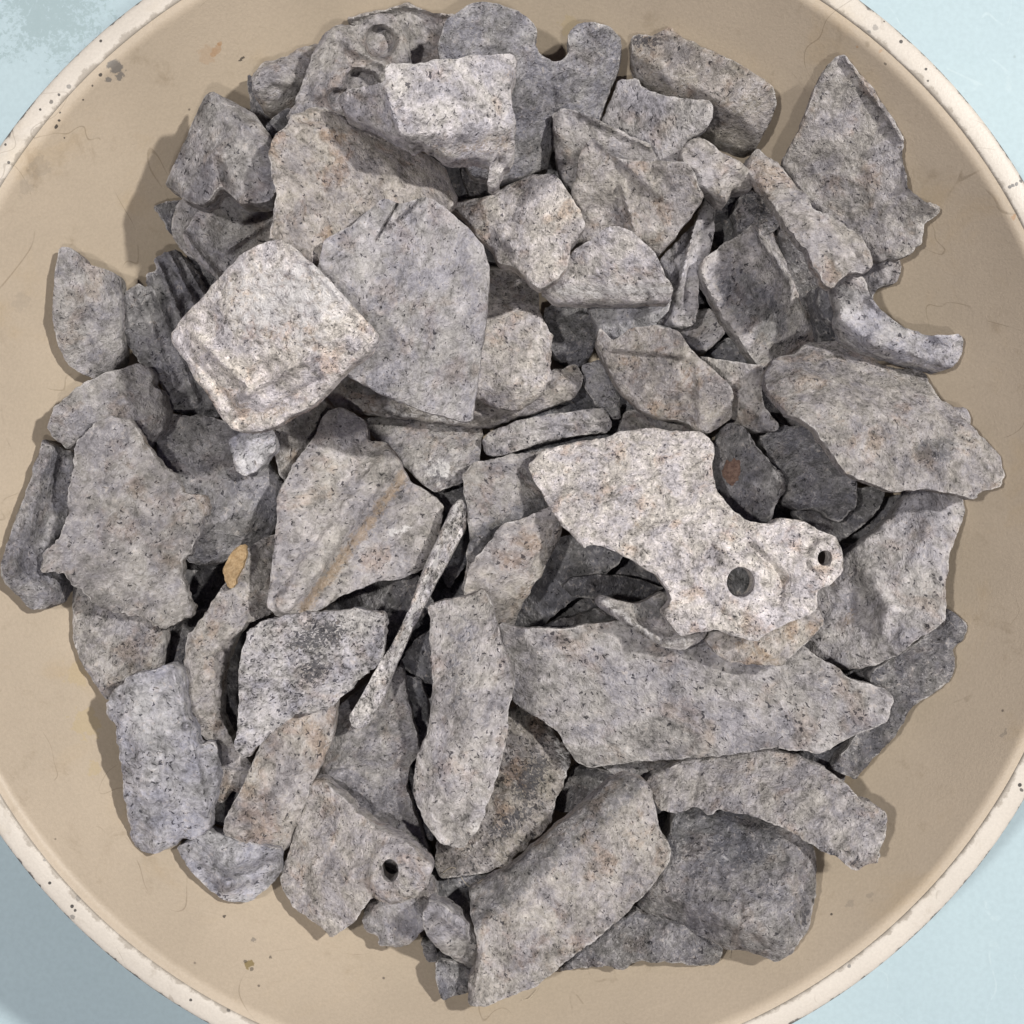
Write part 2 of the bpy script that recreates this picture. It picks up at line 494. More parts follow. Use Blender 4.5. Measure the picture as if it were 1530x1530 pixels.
class Shard:
    def __init__(self, frame, pts, feats, rough, amp, bevel, label):
        ox, oy, sc = FR[frame]
        cv = lambda a, b: (ox + a / sc, oy + b / sc)
        self.seed = zlib.crc32(label.encode()) % 9973 * 31
        base = np.array([cv(*p) for p in pts], float)
        self.base = soften(base, 3.5)
        ln = resample(self.base, 3.0)
        # broken edge: push each point along the outline normal
        tg = np.roll(ln, -1, 0) - np.roll(ln, 1, 0)
        tg /= np.maximum(np.hypot(tg[:, 0], tg[:, 1]), 1e-6)[:, None]
        nr = np.stack([tg[:, 1], -tg[:, 0]], 1)
        w = (fbm(ln[:, 0] / 17, ln[:, 1] / 17, self.seed, 3) + 0.45 * fbm(ln[:, 0] / 5, ln[:, 1] / 5, self.seed + 4, 1)) * rough * 1.15
        self.line = ln + nr * w[:, None]
        self.rough, self.amp, self.bevel = rough, amp, bevel
        self.f = []
        self.holes = []
        for f in feats:
            k = f[0]
            if k == 'F':
                self.f.append(('F',) + cv(f[1], f[2]) + cv(f[3], f[4]) + (f[5],))
            elif k in 'ROKWGS':
                self.f.append((k,) + cv(f[1], f[2]) + cv(f[3], f[4]) + (f[5] / sc,) + tuple(f[6:]))
            elif k in 'DT':
                self.f.append((k,) + cv(f[1], f[2]) + (f[3] / sc, f[4]))
            elif k == 'B':
                self.f.append(f)
            elif k == 'H':
                cx, cy = cv(f[1], f[2])
                self.holes.append((cx, cy, f[3] / sc, f[4] / sc if len(f) > 4 else f[3] / sc))

    def off(self, x, y, edge=True):
        s, am = self.seed, self.amp
        z = am * (0.0009 * fbm(x / 70, y / 70, s, 2) - 0.0011 * np.abs(fbm(x / 46, y / 46, s + 2, 2)) + 0.00045 * fbm(x / 17, y / 17, s + 5, 2))
        z = z + am * 0.00024 * fbm(x / 5.5, y / 5.5, s + 9, 2)
        c = self.base.mean(0)
        # broken facets: a flat crown with planes falling away towards the edges
        rg = np.random.RandomState(s)
        ext = self.base.max(0) - self.base.min(0)
        zf = 0.0
        for k in range(5):
            an, sl, dd = rg.uniform(0, 6.28), rg.uniform(.06, .42), rg.uniform(-.05, .36)
            ux, uy = math.cos(an), math.sin(an)
            q = (x - c[0]) * ux + (y - c[1]) * uy - dd * (abs(ux) * ext[0] + abs(uy) * ext[1]) + 2.0 * fbm(x / 19, y / 19, s + 70 + k, 2)
            zf = np.minimum(zf, -sl * min(am, 1.1) * KP * np.maximum(q, 0))
        z = z + zf
        for f in self.f:
            if f[0] == 'F':
                dx, dy = f[3] - f[1], f[4] - f[2]
                l = math.hypot(dx, dy)
                d = (dx * (y - f[2]) - dy * (x - f[1])) / l + 2.5 * fbm(x / 21, y / 21, s + 3, 2)
                w = 1.5
                z = z - 1.5 * f[5] * KP * w * np.logaddexp(0, d / w)
            elif f[0] in 'RG':
                d = dist_seg(x, y, *f[1:5]) + 0.2 * f[5] * fbm(x / 15, y / 15, s + 7, 2)
                if f[0] == 'R':
                    z = z + 1.4 * f[6] * 0.001 * np.exp(-(d / f[5]) ** 2)
                else:
                    z = z + f[6] * 0.001 / (1 + np.exp((d - f[5]) / 1.6))
            elif f[0] == 'D':
                z = z + f[4] * 0.001 * np.exp(-((x - f[1]) ** 2 + (y - f[2]) ** 2) / f[3] ** 2)
            elif f[0] == 'T':
                d = np.hypot(x - f[1], y - f[2]) + 0.10 * f[3] * fbm(x / 14, y / 14, s + 8, 2)
                z = z + f[4] * 0.001 / (1 + np.exp((d - f[3]) / 1.2))
            elif f[0] == 'B':
                a = math.radians(f[1])
                d = (x - c[0]) * math.cos(a) + (y - c[1]) * math.sin(a)
                z = z - f[2] * 0.001 * (d / 50.0) ** 2
        if edge:
            z = z - self.edge_drop(dist_poly(self.line, x, y))
        return z

    def edge_drop(self, d, wob=None):
        rb = 0.55 * self.bevel * (wob if wob is not None else 1.0)
        u = np.clip(1 - d / rb, 0, 1)
        return rb * KP * (0.45 * u + 0.5 * (1 - np.sqrt(np.maximum(0, 1 - u * u))))

    def stain(self, x, y, k):
        v = np.zeros(x.shape)
        for f in self.f:
            if f[0] == k:
                d = dist_seg(x, y, *f[1:5])
                v = np.maximum(v, np.exp(-(d / f[5]) ** (4 if k == 'S' else 2)) * (f[6] if len(f) > 6 else 1.0))
        return v

    def settle(self, thick, lift=0.0, slope=0.55):
        """rest the shard on what already lies in the bowl: lowest plane whose underside clears the heap, balanced at its centre"""
        b = self.base
        z0 = -0.03
        pl = (0.0, 0.0, z0)
        for it in range(4):
            cxy = b.mean(0)
            zc = pl[2]
            wx, wy = at_z(b[:, 0], b[:, 1], zc)
            i0, i1 = int((wx.min() / GS) + GN / 2) - 14, int((wx.max() / GS) + GN / 2) + 15
            j0, j1 = int((wy.min() / GS) + GN / 2) - 14, int((wy.max() / GS) + GN / 2) + 15
            i0, j0, i1, j1 = max(i0, 0), max(j0, 0), min(i1, GN), min(j1, GN)
            X, Y, Hs = GX[i0:i1, j0:j1], GY[i0:i1, j0:j1], H[i0:i1, j0:j1]
            mx, my = wx.mean(), wy.mean()
            Z = pl[0] * (X - mx) + pl[1] * (Y - my) + zc
            u, v = to_px(X, Y, Z)
            msk = inside(b, u, v)
            if msk.sum() < 4:
                break
            x, y, h = X[msk] - mx, Y[msk] - my, Hs[msk]
            mx2, my2 = x.mean(), y.mean()
            need = h - self.off(u[msk], v[msk], False) + thick
            st = max(1, len(x) // 2500)
            xs, ys, ns = x[::st] - mx2, y[::st] - my2, need[::st]
            k = max(1, int(0.02 * len(xs)))
            def fit(a, c):
                r = ns - a * xs - c * ys
                return r.max() - 0.0008 + 0.002 * (a * a + c * c)
            best, ctr, rad = None, (0.0, 0.0), slope
            for lev in range(9):
                for a in np.linspace(ctr[0] - rad, ctr[0] + rad, 5):
                    for c in np.linspace(ctr[1] - rad, ctr[1] + rad, 5):
                        if a * a + c * c > slope * slope:
                            continue
                        e = fit(a, c)
                        if best is None or e < best[0]:
                            best = (e, a, c)
                ctr, rad = (best[1], best[2]), rad * 0.5
            a, c = best[1], best[2]
            zz = best[0] - a * mx2 - c * my2 + lift
            pl = (a, c, zz)
            self.ref = (mx, my)
        self.pl = pl
        # update the height field
        a, c, zz = pl
        Z = a * (X - self.ref[0]) + c * (Y - self.ref[1]) + zz
        u, v = to_px(X, Y, Z)
        msk = inside(b, u, v)
        for hx, hy, ra, rb in self.holes:
            msk &= ~((((u - hx) / ra) ** 2 + ((v - hy) / rb) ** 2) < 1)
        top = Z[msk] + self.off(u[msk], v[msk], False)
        Hv = H[i0:i1, j0:j1]
        Hv[msk] = np.maximum(Hv[msk], top)

    def world(self, px, py, off):
        a, c, zz = self.pl
        dx, dy = ray(px, py)
        # camera + s*(dx,dy,-1); z = a(x-mx)+c(y-my)+zz+off
        k = a * (CAM[0] - self.ref[0]) + c * (CAM[1] - self.ref[1]) + zz + off
        s = (CAM[2] - k) / (1 + a * dx + c * dy)
        return np.stack([CAM[0] + dx * s, CAM[1] + dy * s, CAM[2] - s], 1)

SHARDS = []
STEP = 3.2

def S(frame, pts, t, col, label, *feats, rough=1.5, amp=1.0, bevel=5.0, lift=0.0, slope=0.55, mat=None, name='scrap_shard', cat='shard', group='grey shards heaped in the bowl', parent=None):
    s = Shard(frame, pts, feats, rough, amp, bevel, label)
    th = t * 0.00130
    s.settle(th, lift * 0.001, slope)
    rng = np.random.RandomState(s.seed)
    line = s.line
    lo, hi = line.min(0), line.max(0)
    # ring just inside the edge keeps the bevel crisp, jittered triangular grid beyond it
    gxs, gys = np.arange(lo[0], hi[0], STEP), np.arange(lo[1], hi[1], STEP * 0.866)
    U, V = np.meshgrid(gxs, gys)
    U = U + (np.arange(len(gys)) % 2)[:, None] * STEP * 0.5
    U = (U + rng.uniform(-.22, .22, U.shape) * STEP).ravel()
    V = (V + rng.uniform(-.22, .22, V.shape) * STEP).ravel()
    d = dist_poly(line, U, V)
    keep = inside(line, U, V) & (d > 1.5)
    hl = []
    for hx, hy, ra, rb in s.holes:
        q = np.hypot((U - hx) / ra, (V - hy) / rb)
        keep &= q > 1 + 1.5 / ra
        n = max(14, int(2 * math.pi * ra / 2.2))
        an = -np.arange(n) * 2 * math.pi / n
        hl.append(np.stack([hx + ra * np.cos(an), hy + rb * np.sin(an)], 1) * 1.0)
    U, V = U[keep], V[keep]
    bl = [line] + hl
    allp = np.concatenate(bl + [np.stack([U, V], 1)])
    edges, k0 = [], 0
    for l in bl:
        n = len(l)
        edges += [(k0 + i, k0 + (i + 1) % n) for i in range(n)]
        k0 += n
    vs, es, fs, ov, oe, of = delaunay_2d_cdt([Vector((float(p[0]), float(p[1]))) for p in allp], edges, [], 0, 1e-5, True)
    vs = np.array([(v[0], v[1]) for v in vs])
    tri = np.array([f for f in fs if len(f) == 3])
    cen = vs[tri].mean(1)
    ok = inside(line, cen[:, 0], cen[:, 1])
    for hx, hy, ra, rb in s.holes:
        ok &= np.hypot((cen[:, 0] - hx) / ra, (cen[:, 1] - hy) / rb) > 0.985
    tri = tri[ok]
    # orientation: image y runs down, so counter-clockwise seen from above is clockwise in pixels
    p0, p1, p2 = vs[tri[:, 0]], vs[tri[:, 1]], vs[tri[:, 2]]
    cr = (p1[:, 0] - p0[:, 0]) * (p2[:, 1] - p0[:, 1]) - (p1[:, 1] - p0[:, 1]) * (p2[:, 0] - p0[:, 0])
    tri[cr > 0] = tri[cr > 0][:, ::-1]
    # boundary edges of the kept triangles
    ec = {}
    for a, b, c in tri:
        for e in ((a, b), (b, c), (c, a)):
            ec[e] = 1
    bnd = [e for e in ec if (e[1], e[0]) not in ec]
    x, y = vs[:, 0], vs[:, 1]
    o = s.off(x, y, False)
    de = dist_poly(line, x, y)
    for hx, hy, ra, rb in s.holes:
        de = np.minimum(de, np.abs(np.hypot(x - hx, y - hy) - (ra + rb) / 2) * 1.8)
    wob = np.clip(0.85 + 1.1 * fbm(x / 14, y / 14, s.seed + 80, 2), 0.25, 2.4)
    top = s.world(x, y, o - s.edge_drop(de, wob))
    # broken side wall: two jagged rings, then the underside
    bi = sorted({i for e in bnd for i in e})
    m = {v: i for i, v in enumerate(bi)}
    bi = np.array(bi)
    bx, by = x[bi], y[bi]
    rings = []
    for q, (fr, wob) in enumerate(((0.40, 0.5), (0.78, 0.5), (1.0, 0.0))):
        r = top[bi].copy()
        r[:, 2] -= (th * fr - s.edge_drop(np.zeros(1))[0] * (1 - fr) * 0.2) * (1 + (0.10 * fbm(bx / 9, by / 9, s.seed + q, 2) if fr < 1 else 0))
        jit = 0.00045 * wob * s.rough
        r[:, 0] += jit * fbm(bx / 6, by / 6, s.seed + 40 + q, 2)
        r[:, 1] += jit * fbm(bx / 6, by / 6, s.seed + 50 + q, 2)
        rings.append(r)
    nb, nt = len(bi), len(top)
    V3 = [top] + rings
    faces = [tuple(int(q) for q in f) for f in tri]
    for a, b in bnd:
        ia, ib = m[a], m[b]
        prev = (int(a), int(b))
        for q in range(3):
            cur = (nt + q * nb + ia, nt + q * nb + ib)
            faces.append((prev[1], prev[0], cur[0], cur[1]))
            prev = cur
    # underside: coarse fan of the outline triangulation
    und = s.world(x, y, o - th)
    inn = np.setdiff1d(np.arange(len(x)), bi)
    base_i = nt + 3 * nb
    idx = np.empty(len(x), int)
    idx[bi] = nt + 2 * nb + np.arange(nb)
    idx[inn] = base_i + np.arange(len(inn))
    und[:, 2] -= 0.0
    V3.append(und[inn])
    faces += [(int(idx[c]), int(idx[b]), int(idx[a])) for a, b, c in tri]
    V3 = np.concatenate(V3)
    org = V3.mean(0)
    org[2] = V3[:, 2].min()
    nm = name
    ob = mesh_obj(nm, (V3 - org).tolist(), faces, mat or M_SHARD)
    ob.location = org
    me = ob.data
    me.set_sharp_from_angle(angle=math.radians(38))
    ed = np.zeros(len(V3))
    ed[:nt] = np.exp(-(de / 3.0) ** 2) * np.clip(0.75 + 0.7 * fbm(x / 23, y / 23, s.seed + 60, 2), 0, 1.2)
    ed[nt:nt + nb] = 0.5
    at = me.attributes.new('edge', 'FLOAT', 'POINT')
    at.data.foreach_set('value', ed.astype(np.float32))
    for an, k in (('ochre', 'O'), ('soot', 'K'), ('pale', 'W'), ('slate', 'S')):
        vals = np.zeros(len(V3))
        if any(f[0] == k for f in s.f):
            vals[:nt] = s.stain(x, y, k)
            at = me.attributes.new(an, 'FLOAT', 'POINT')
            at.data.foreach_set('value', vals.astype(np.float32))
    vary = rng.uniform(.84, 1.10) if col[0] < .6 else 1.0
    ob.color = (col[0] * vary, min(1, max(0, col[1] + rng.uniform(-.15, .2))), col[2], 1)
    ob['label'] = label
    ob['category'] = cat
    if group:
        ob['group'] = group
    SHARDS.append((ob, s))
    return ob

# tones: (grey, warmth, pitting)
MID, PALE, DRK_SHADE, BRN, SLT = (0.40, 0.35, 0.35), (0.52, 0.45, 0.55), (0.17, 0.05, 0.3), (0.37, 0.85, 0.35), (0.36, 0.30, 0.30)  # third tone: dark oxide, with the bluish shade of deep gaps put in

# ---- deep in the heap, seen only through gaps
for pts, lab in (  # filler shards, added so that the gaps come out dark
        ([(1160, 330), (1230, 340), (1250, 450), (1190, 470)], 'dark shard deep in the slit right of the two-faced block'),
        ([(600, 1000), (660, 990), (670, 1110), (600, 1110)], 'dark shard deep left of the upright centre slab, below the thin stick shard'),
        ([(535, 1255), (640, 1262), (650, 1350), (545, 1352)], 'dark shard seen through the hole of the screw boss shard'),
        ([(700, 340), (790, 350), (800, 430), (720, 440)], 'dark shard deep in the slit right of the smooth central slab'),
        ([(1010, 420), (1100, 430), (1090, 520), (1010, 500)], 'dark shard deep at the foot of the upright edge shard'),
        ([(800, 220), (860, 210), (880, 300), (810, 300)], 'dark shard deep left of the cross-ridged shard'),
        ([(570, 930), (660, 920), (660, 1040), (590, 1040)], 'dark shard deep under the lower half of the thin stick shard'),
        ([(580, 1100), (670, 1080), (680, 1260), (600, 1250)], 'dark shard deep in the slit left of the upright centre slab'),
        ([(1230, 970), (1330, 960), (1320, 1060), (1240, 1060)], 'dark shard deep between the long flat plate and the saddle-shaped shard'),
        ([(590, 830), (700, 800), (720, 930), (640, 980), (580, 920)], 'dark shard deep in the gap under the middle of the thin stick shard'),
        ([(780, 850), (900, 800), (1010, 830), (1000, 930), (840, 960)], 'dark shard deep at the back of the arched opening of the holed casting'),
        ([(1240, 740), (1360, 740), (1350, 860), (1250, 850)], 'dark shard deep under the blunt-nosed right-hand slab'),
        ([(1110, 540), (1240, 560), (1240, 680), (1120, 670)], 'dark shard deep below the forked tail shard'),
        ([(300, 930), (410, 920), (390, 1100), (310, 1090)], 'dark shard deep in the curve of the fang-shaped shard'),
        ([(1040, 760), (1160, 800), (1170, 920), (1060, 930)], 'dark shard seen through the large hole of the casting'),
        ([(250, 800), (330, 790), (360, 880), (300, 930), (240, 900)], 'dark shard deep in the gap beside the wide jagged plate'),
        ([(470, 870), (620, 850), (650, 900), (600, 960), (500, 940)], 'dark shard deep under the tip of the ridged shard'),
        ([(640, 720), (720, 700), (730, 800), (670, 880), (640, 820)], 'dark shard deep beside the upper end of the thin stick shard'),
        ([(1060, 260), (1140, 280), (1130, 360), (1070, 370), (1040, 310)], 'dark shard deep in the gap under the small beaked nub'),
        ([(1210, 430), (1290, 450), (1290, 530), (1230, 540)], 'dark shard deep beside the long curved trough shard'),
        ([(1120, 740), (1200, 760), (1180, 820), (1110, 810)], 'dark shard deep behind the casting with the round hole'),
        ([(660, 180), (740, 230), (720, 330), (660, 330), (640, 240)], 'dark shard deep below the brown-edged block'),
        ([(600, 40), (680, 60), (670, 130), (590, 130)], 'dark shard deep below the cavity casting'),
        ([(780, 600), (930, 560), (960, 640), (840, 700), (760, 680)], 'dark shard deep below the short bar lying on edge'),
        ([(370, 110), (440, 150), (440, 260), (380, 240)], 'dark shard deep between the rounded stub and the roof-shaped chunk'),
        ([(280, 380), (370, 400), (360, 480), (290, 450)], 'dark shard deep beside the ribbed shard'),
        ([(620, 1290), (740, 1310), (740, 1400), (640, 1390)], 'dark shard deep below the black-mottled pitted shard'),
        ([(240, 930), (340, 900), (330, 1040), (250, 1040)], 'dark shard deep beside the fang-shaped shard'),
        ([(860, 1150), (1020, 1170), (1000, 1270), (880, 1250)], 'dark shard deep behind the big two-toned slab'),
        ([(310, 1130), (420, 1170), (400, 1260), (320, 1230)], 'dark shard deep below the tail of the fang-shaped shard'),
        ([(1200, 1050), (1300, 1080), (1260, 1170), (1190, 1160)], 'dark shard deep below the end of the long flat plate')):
    S('P', pts, 7, DRK_SHADE, lab)
S('A', [(455, 615), (490, 603), (545, 600), (590, 640), (580, 720), (510, 700)], 7, DRK_SHADE, 'small dark slate corner poking from under the roof-shaped chunk')
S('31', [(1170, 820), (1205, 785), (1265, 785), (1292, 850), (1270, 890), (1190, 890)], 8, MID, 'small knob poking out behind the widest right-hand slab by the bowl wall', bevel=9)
S('31', [(480, 1270), (620, 1250), (720, 1170), (890, 1150), (885, 1230), (800, 1330), (700, 1405), (610, 1390), (540, 1340)], 8, DRK_SHADE, 'dark shard below the dark blocky shard with rounded lower lip')
S('21', [(1060, 555), (1190, 470), (1320, 590), (1260, 680), (1100, 660)], 7, DRK_SHADE, 'dark shard in the gap beside the forked tail shard')
S('22', [(170, 720), (320, 470), (400, 320), (480, 300), (720, 390), (600, 520), (430, 640), (300, 760)], 7, DRK_SHADE, 'dark smooth slab under the arched edge of the holed casting')
S('22', [(300, 750), (420, 690), (590, 635), (680, 690), (560, 780), (420, 780)], 6, DRK_SHADE, 'narrow dark shard just above the long flat plate')
S('22', [(425, 540), (470, 500), (600, 485), (740, 495), (900, 545), (800, 600), (640, 602), (470, 588)], 7, DRK_SHADE, 'dark lens-shaped shard under the arched edge of the holed casting', bevel=10, rough=0.8, amp=.6)
S('C', [(1180, 470), (1260, 500), (1285, 600), (1265, 730), (1220, 760), (1170, 640)], 6, DRK_SHADE, 'dark blue strip between the slate shard and the upright centre slab')
S('C', [(1190, 450), (1240, 380), (1300, 340), (1320, 520), (1260, 512)], 7, DRK_SHADE, 'small dark brown shard beside the thin stick shard')
S('C', [(1255, 1285), (1300, 1280), (1320, 1345), (1275, 1345)], 6, DRK_SHADE, 'tiny dark crumb above the lowest small dark chip')
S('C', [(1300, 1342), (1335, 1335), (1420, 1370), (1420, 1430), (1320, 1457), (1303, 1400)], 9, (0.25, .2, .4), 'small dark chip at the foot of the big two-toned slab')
S('10', [(1010, 700), (1170, 720), (1230, 870), (1130, 905), (1075, 890)], 7, DRK_SHADE, 'narrow dark shard standing below the brown-edged block')
S('31', [(590, 230), (680, 230), (700, 420), (640, 400), (590, 330)], 7, DRK_SHADE, 'narrow grey shard behind the long curved trough shard')
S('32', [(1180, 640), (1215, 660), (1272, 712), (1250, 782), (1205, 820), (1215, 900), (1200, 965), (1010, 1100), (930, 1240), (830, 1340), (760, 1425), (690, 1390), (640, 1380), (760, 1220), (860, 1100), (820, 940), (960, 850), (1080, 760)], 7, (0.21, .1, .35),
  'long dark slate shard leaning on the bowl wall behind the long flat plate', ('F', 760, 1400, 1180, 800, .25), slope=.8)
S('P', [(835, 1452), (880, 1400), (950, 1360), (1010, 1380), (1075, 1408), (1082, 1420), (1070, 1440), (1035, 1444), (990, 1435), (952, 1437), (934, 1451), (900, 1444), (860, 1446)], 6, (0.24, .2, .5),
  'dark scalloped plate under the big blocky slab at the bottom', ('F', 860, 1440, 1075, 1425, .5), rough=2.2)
S('D', [(420, 920), (500, 890), (512, 930), (475, 985), (430, 970)], 7, DRK_SHADE, 'small dark shard behind the tip of the big two-toned slab')

# ---- first layer against the wall
S('10', [(85, 345), (135, 285), (260, 252), (300, 215), (385, 200), (460, 300), (400, 480), (270, 520), (195, 520), (150, 500), (100, 455), (85, 400)], 13, MID,
  'rounded stub shard beside the cavity casting, against the bowl wall', ('F', 370, 340, 120, 380, -.0), ('F', 110, 360, 330, 380, .9), bevel=13, rough=1.8, slope=.7)
S('A', [(790, 370), (860, 318), (900, 330), (860, 420), (810, 420)], 7, DRK_SHADE, 'narrow bluish shard between the rounded stub and the brown faceted slab')
S('10', [(512, 80), (600, 55), (700, 40), (790, 8), (850, 40), (920, 62), (1010, 58), (1060, 150), (960, 300), (800, 300), (720, 180), (600, 130), (530, 115)], 6, MID,
  'thin-rimmed plate at the top between the cavity casting and the hooked plate', ('F', 1000, 95, 520, 95, -.0), ('R', 520, 85, 780, 25, 14, 2.5), ('R', 780, 25, 990, 70, 14, 2.5), ('D', 880, 190, 90, -9), rough=1.6, slope=.8)
S('20', [(745, 170), (790, 155), (850, 165), (925, 120), (950, 150), (1060, 210), (1180, 260), (1320, 340), (1390, 400), (1410, 470), (1370, 580), (1310, 685), (1260, 695), (1130, 640), (1000, 520), (850, 405), (770, 345), (745, 250)], 8, (0.34, .75, .35),
  'brownish trough-shaped block standing apart against the upper wall', ('F', 760, 250, 1290, 560, .55), ('F', 1390, 400, 930, 170, .4), ('K', 770, 180, 840, 190, 60), ('K', 760, 330, 860, 380, 40, .7), rough=1.3, slope=.8)
S('30', [(760, 1250), (840, 1180), (955, 1180), (972, 1230), (945, 1298), (890, 1300), (850, 1320), (840, 1390), (800, 1330)], 6, (0.33, .6, .4), 'small hooked sliver under the arrow-shaped plate', rough=1.4, slope=.8)
S('A', [(178, 738), (205, 738), (235, 760), (258, 785), (300, 800), (352, 822), (360, 850), (360, 960), (368, 1080), (345, 1105), (285, 1135), (240, 1118), (200, 1085), (170, 1030), (158, 960), (158, 890), (165, 800)], 7, (0.40, .45, .3),
  'curved shell-like shard lying alone on the bowl wall', ('F', 215, 1080, 215, 760, .0), ('F', 230, 1100, 225, 770, -.0), ('B', 0, 3.2), bevel=6, rough=1.0, slope=.9)
S('A', [(368, 870), (400, 850), (440, 860), (438, 820), (470, 810), (465, 775), (495, 748), (530, 750), (570, 780), (620, 860), (690, 980), (700, 1150), (640, 1260), (560, 1240), (500, 1220), (470, 1110), (415, 1085), (380, 1030), (362, 950)], 7, (0.27, .1, .45),
  'dark ribbed shard with a torn comb-like edge',
  ('R', 505, 755, 650, 1050, 11, 2.6), ('R', 475, 790, 620, 1140, 9, 2.2), ('R', 445, 835, 590, 1200, 9, 2.0), ('R', 405, 860, 520, 1150, 12, 1.6), ('R', 545, 770, 680, 1010, 8, 1.6), ('F', 480, 1200, 400, 860, .5), rough=2.6, amp=1.4)
S('A', [(465, 1300), (500, 1235), (560, 1238), (640, 1245), (720, 1280), (800, 1380), (850, 1450), (835, 1560), (800, 1620), (640, 1690), (560, 1680), (500, 1560), (470, 1400)], 9, (0.25, .3, .35),
  'large dark mottled chunk between the wide jagged plate and the pale square casting', ('F', 860, 1480, 560, 1600, .45), ('F', 480, 1240, 720, 1500, .0), slope=.7)
S('A', [(130, 1310), (215, 1350), (240, 1500), (160, 1640), (150, 1690), (188, 1715), (195, 1760), (172, 1805), (105, 1828), (50, 1782), (5, 1738), (0, 1690), (50, 1540), (90, 1430)], 8, (0.33, .05, .4),
  'long rod-like shard with a knuckle end lying along the bowl wall', ('R', 150, 1340, 40, 1700, 22, 4.0), ('R', 30, 1720, 150, 1770, 40, 4.0), ('G', 190, 1380, 120, 1640, 16, -2.5), bevel=7, slope=.9)
S('C', [(220, 180), (330, 200), (440, 300), (490, 345), (495, 400), (490, 460), (440, 520), (350, 560), (320, 565), (280, 510), (240, 450), (220, 380), (215, 280)], 6, (0.36, .65, .5),
  'smooth brown-grey curved shard below the wide jagged plate', ('F', 480, 470, 470, 340, .5), ('B', 40, 1.5), ('K', 478, 360, 480, 450, 16, .6), rough=1.0, slope=.85)
S('21', [(340, 340), (420, 310), (570, 310), (600, 400), (582, 500), (552, 570), (500, 628), (460, 612), (380, 552), (350, 430)], 8, (0.22, .15, .45), 'dark blunt chunk between the half-round shard and the plate right of the smooth slab', ('F', 370, 540, 560, 500, .6))
S('21', [(520, 600), (600, 568), (645, 620), (690, 720), (700, 850), (650, 840), (580, 775), (528, 690)], 7, (0.30, .3, .5), 'narrow mottled shard behind the end of the short bar')
S('21', [(960, 460), (1030, 345), (1090, 338), (1150, 380), (1182, 450), (1080, 548), (1010, 520)], 8, MID, 'small blunt shard beside the foot of the upright edge shard', ('F', 1010, 520, 1180, 440, .4))
S('21', [(685, 900), (715, 815), (790, 795), (900, 830), (1050, 840), (1120, 880), (1060, 960), (850, 960), (700, 940)], 7, (0.42, .6, .3), 'narrow strip shard peeking between the saddle-backed shard and the holed casting', bevel=7)
S('31', [(320, 930), (420, 870), (560, 880), (720, 1060), (765, 1130), (760, 1250), (690, 1312), (640, 1302), (590, 1262), (500, 1262), (415, 1230), (400, 1130)], 9, (0.23, .15, .5),
  'dark blocky shard with rounded lower lip behind the rust-spotted shard', ('F', 430, 1100, 750, 1120, .35), ('R', 440, 1220, 750, 1230, 40, 2.0), rough=1.8)
S('D', [(110, 890), (165, 800), (180, 765), (260, 765), (350, 790), (300, 880), (180, 900)], 7, DRK_SHADE, 'dark bluish shard between the pitted shard and the big two-toned slab')
S('D', [(250, 755), (540, 735), (600, 800), (560, 885), (430, 900), (390, 820), (320, 790)], 7, (0.34, .15, .5), 'mottled grey shard right behind the tip of the big two-toned slab')
S('D', [(370, 1190), (400, 1090), (460, 980), (500, 870), (600, 850), (720, 880), (830, 930), (905, 1000), (912, 1060), (905, 1160), (890, 1240), (840, 1320), (790, 1344), (740, 1328), (700, 1308), (640, 1312), (600, 1282), (500, 1242)], 11, (0.28, .2, .45),
  'big dark blocky slab at the lower wall with blackened top', ('F', 380, 1120, 790, 1275, 1.0), ('F', 800, 1340, 850, 940, .9), ('S', 520, 940, 700, 960, 110, 1.0), ('K', 540, 940, 600, 980, 70, .5), ('K', 880, 1190, 870, 1230, 24), rough=1.4, amp=1.2, slope=.75, bevel=6)
S('C', [(1080, 1200), (1100, 1170), (1160, 1140), (1230, 1130), (1290, 1090), (1310, 1150), (1270, 1240), (1220, 1292), (1150, 1302), (1128, 1292), (1140, 1268), (1090, 1252)], 10, (0.46, .2, .2), 'small smooth pale chunk below the shard with the screw boss', ('F', 1300, 1270, 1210, 1150, .7), bevel=8, rough=1.8, amp=.8)
S('C', [(1268, 1190), (1290, 1168), (1335, 1175), (1400, 1235), (1440, 1290), (1420, 1368), (1330, 1322), (1282, 1272), (1263, 1230)], 9, (0.34, .4, .5), 'small oval dark-centred chip left of the big two-toned slab', ('R', 1280, 1180, 1420, 1290, 12, 1.6), ('D', 1320, 1250, 40, -2), ('F', 1270, 1250, 1420, 1350, .6))
S('C', [(525, 1000), (560, 985), (625, 950), (740, 985), (840, 1010), (838, 1085), (800, 1122), (735, 1169), (690, 1166), (625, 1131), (560, 1062)], 6, (0.38, .1, .45), 'bluish shard with a raised V fold below the jagged lower-left plate',
  ('R', 570, 990, 680, 1110, 26, 4.5), ('R', 690, 1110, 830, 1050, 26, 4.0), ('D', 720, 1030, 45, -4), slope=.8)
S('C', [(960, 620), (1060, 540), (1200, 460), (1230, 600), (1255, 718), (1220, 760), (1215, 830), (1250, 930), (1290, 1050), (1200, 1080), (1050, 1010), (960, 880), (940, 780), (970, 690)], 6, (0.29, .3, .35),
  'slate grey shard with a cracked ridge beside the upright centre slab', ('F', 1000, 830, 1200, 740, -.0), ('R', 990, 800, 1090, 730, 14, 1.4), ('R', 1090, 730, 1150, 735, 12, 1.4), ('R', 985, 765, 1120, 760, 6, -1.2))
S('A', [(810, 1290), (850, 1240), (970, 1190), (1000, 1230), (945, 1370), (865, 1452), (835, 1420), (815, 1340)], 7, (0.21, .5, .45), 'dark brownish shard between the pale square casting and the ridged shard')
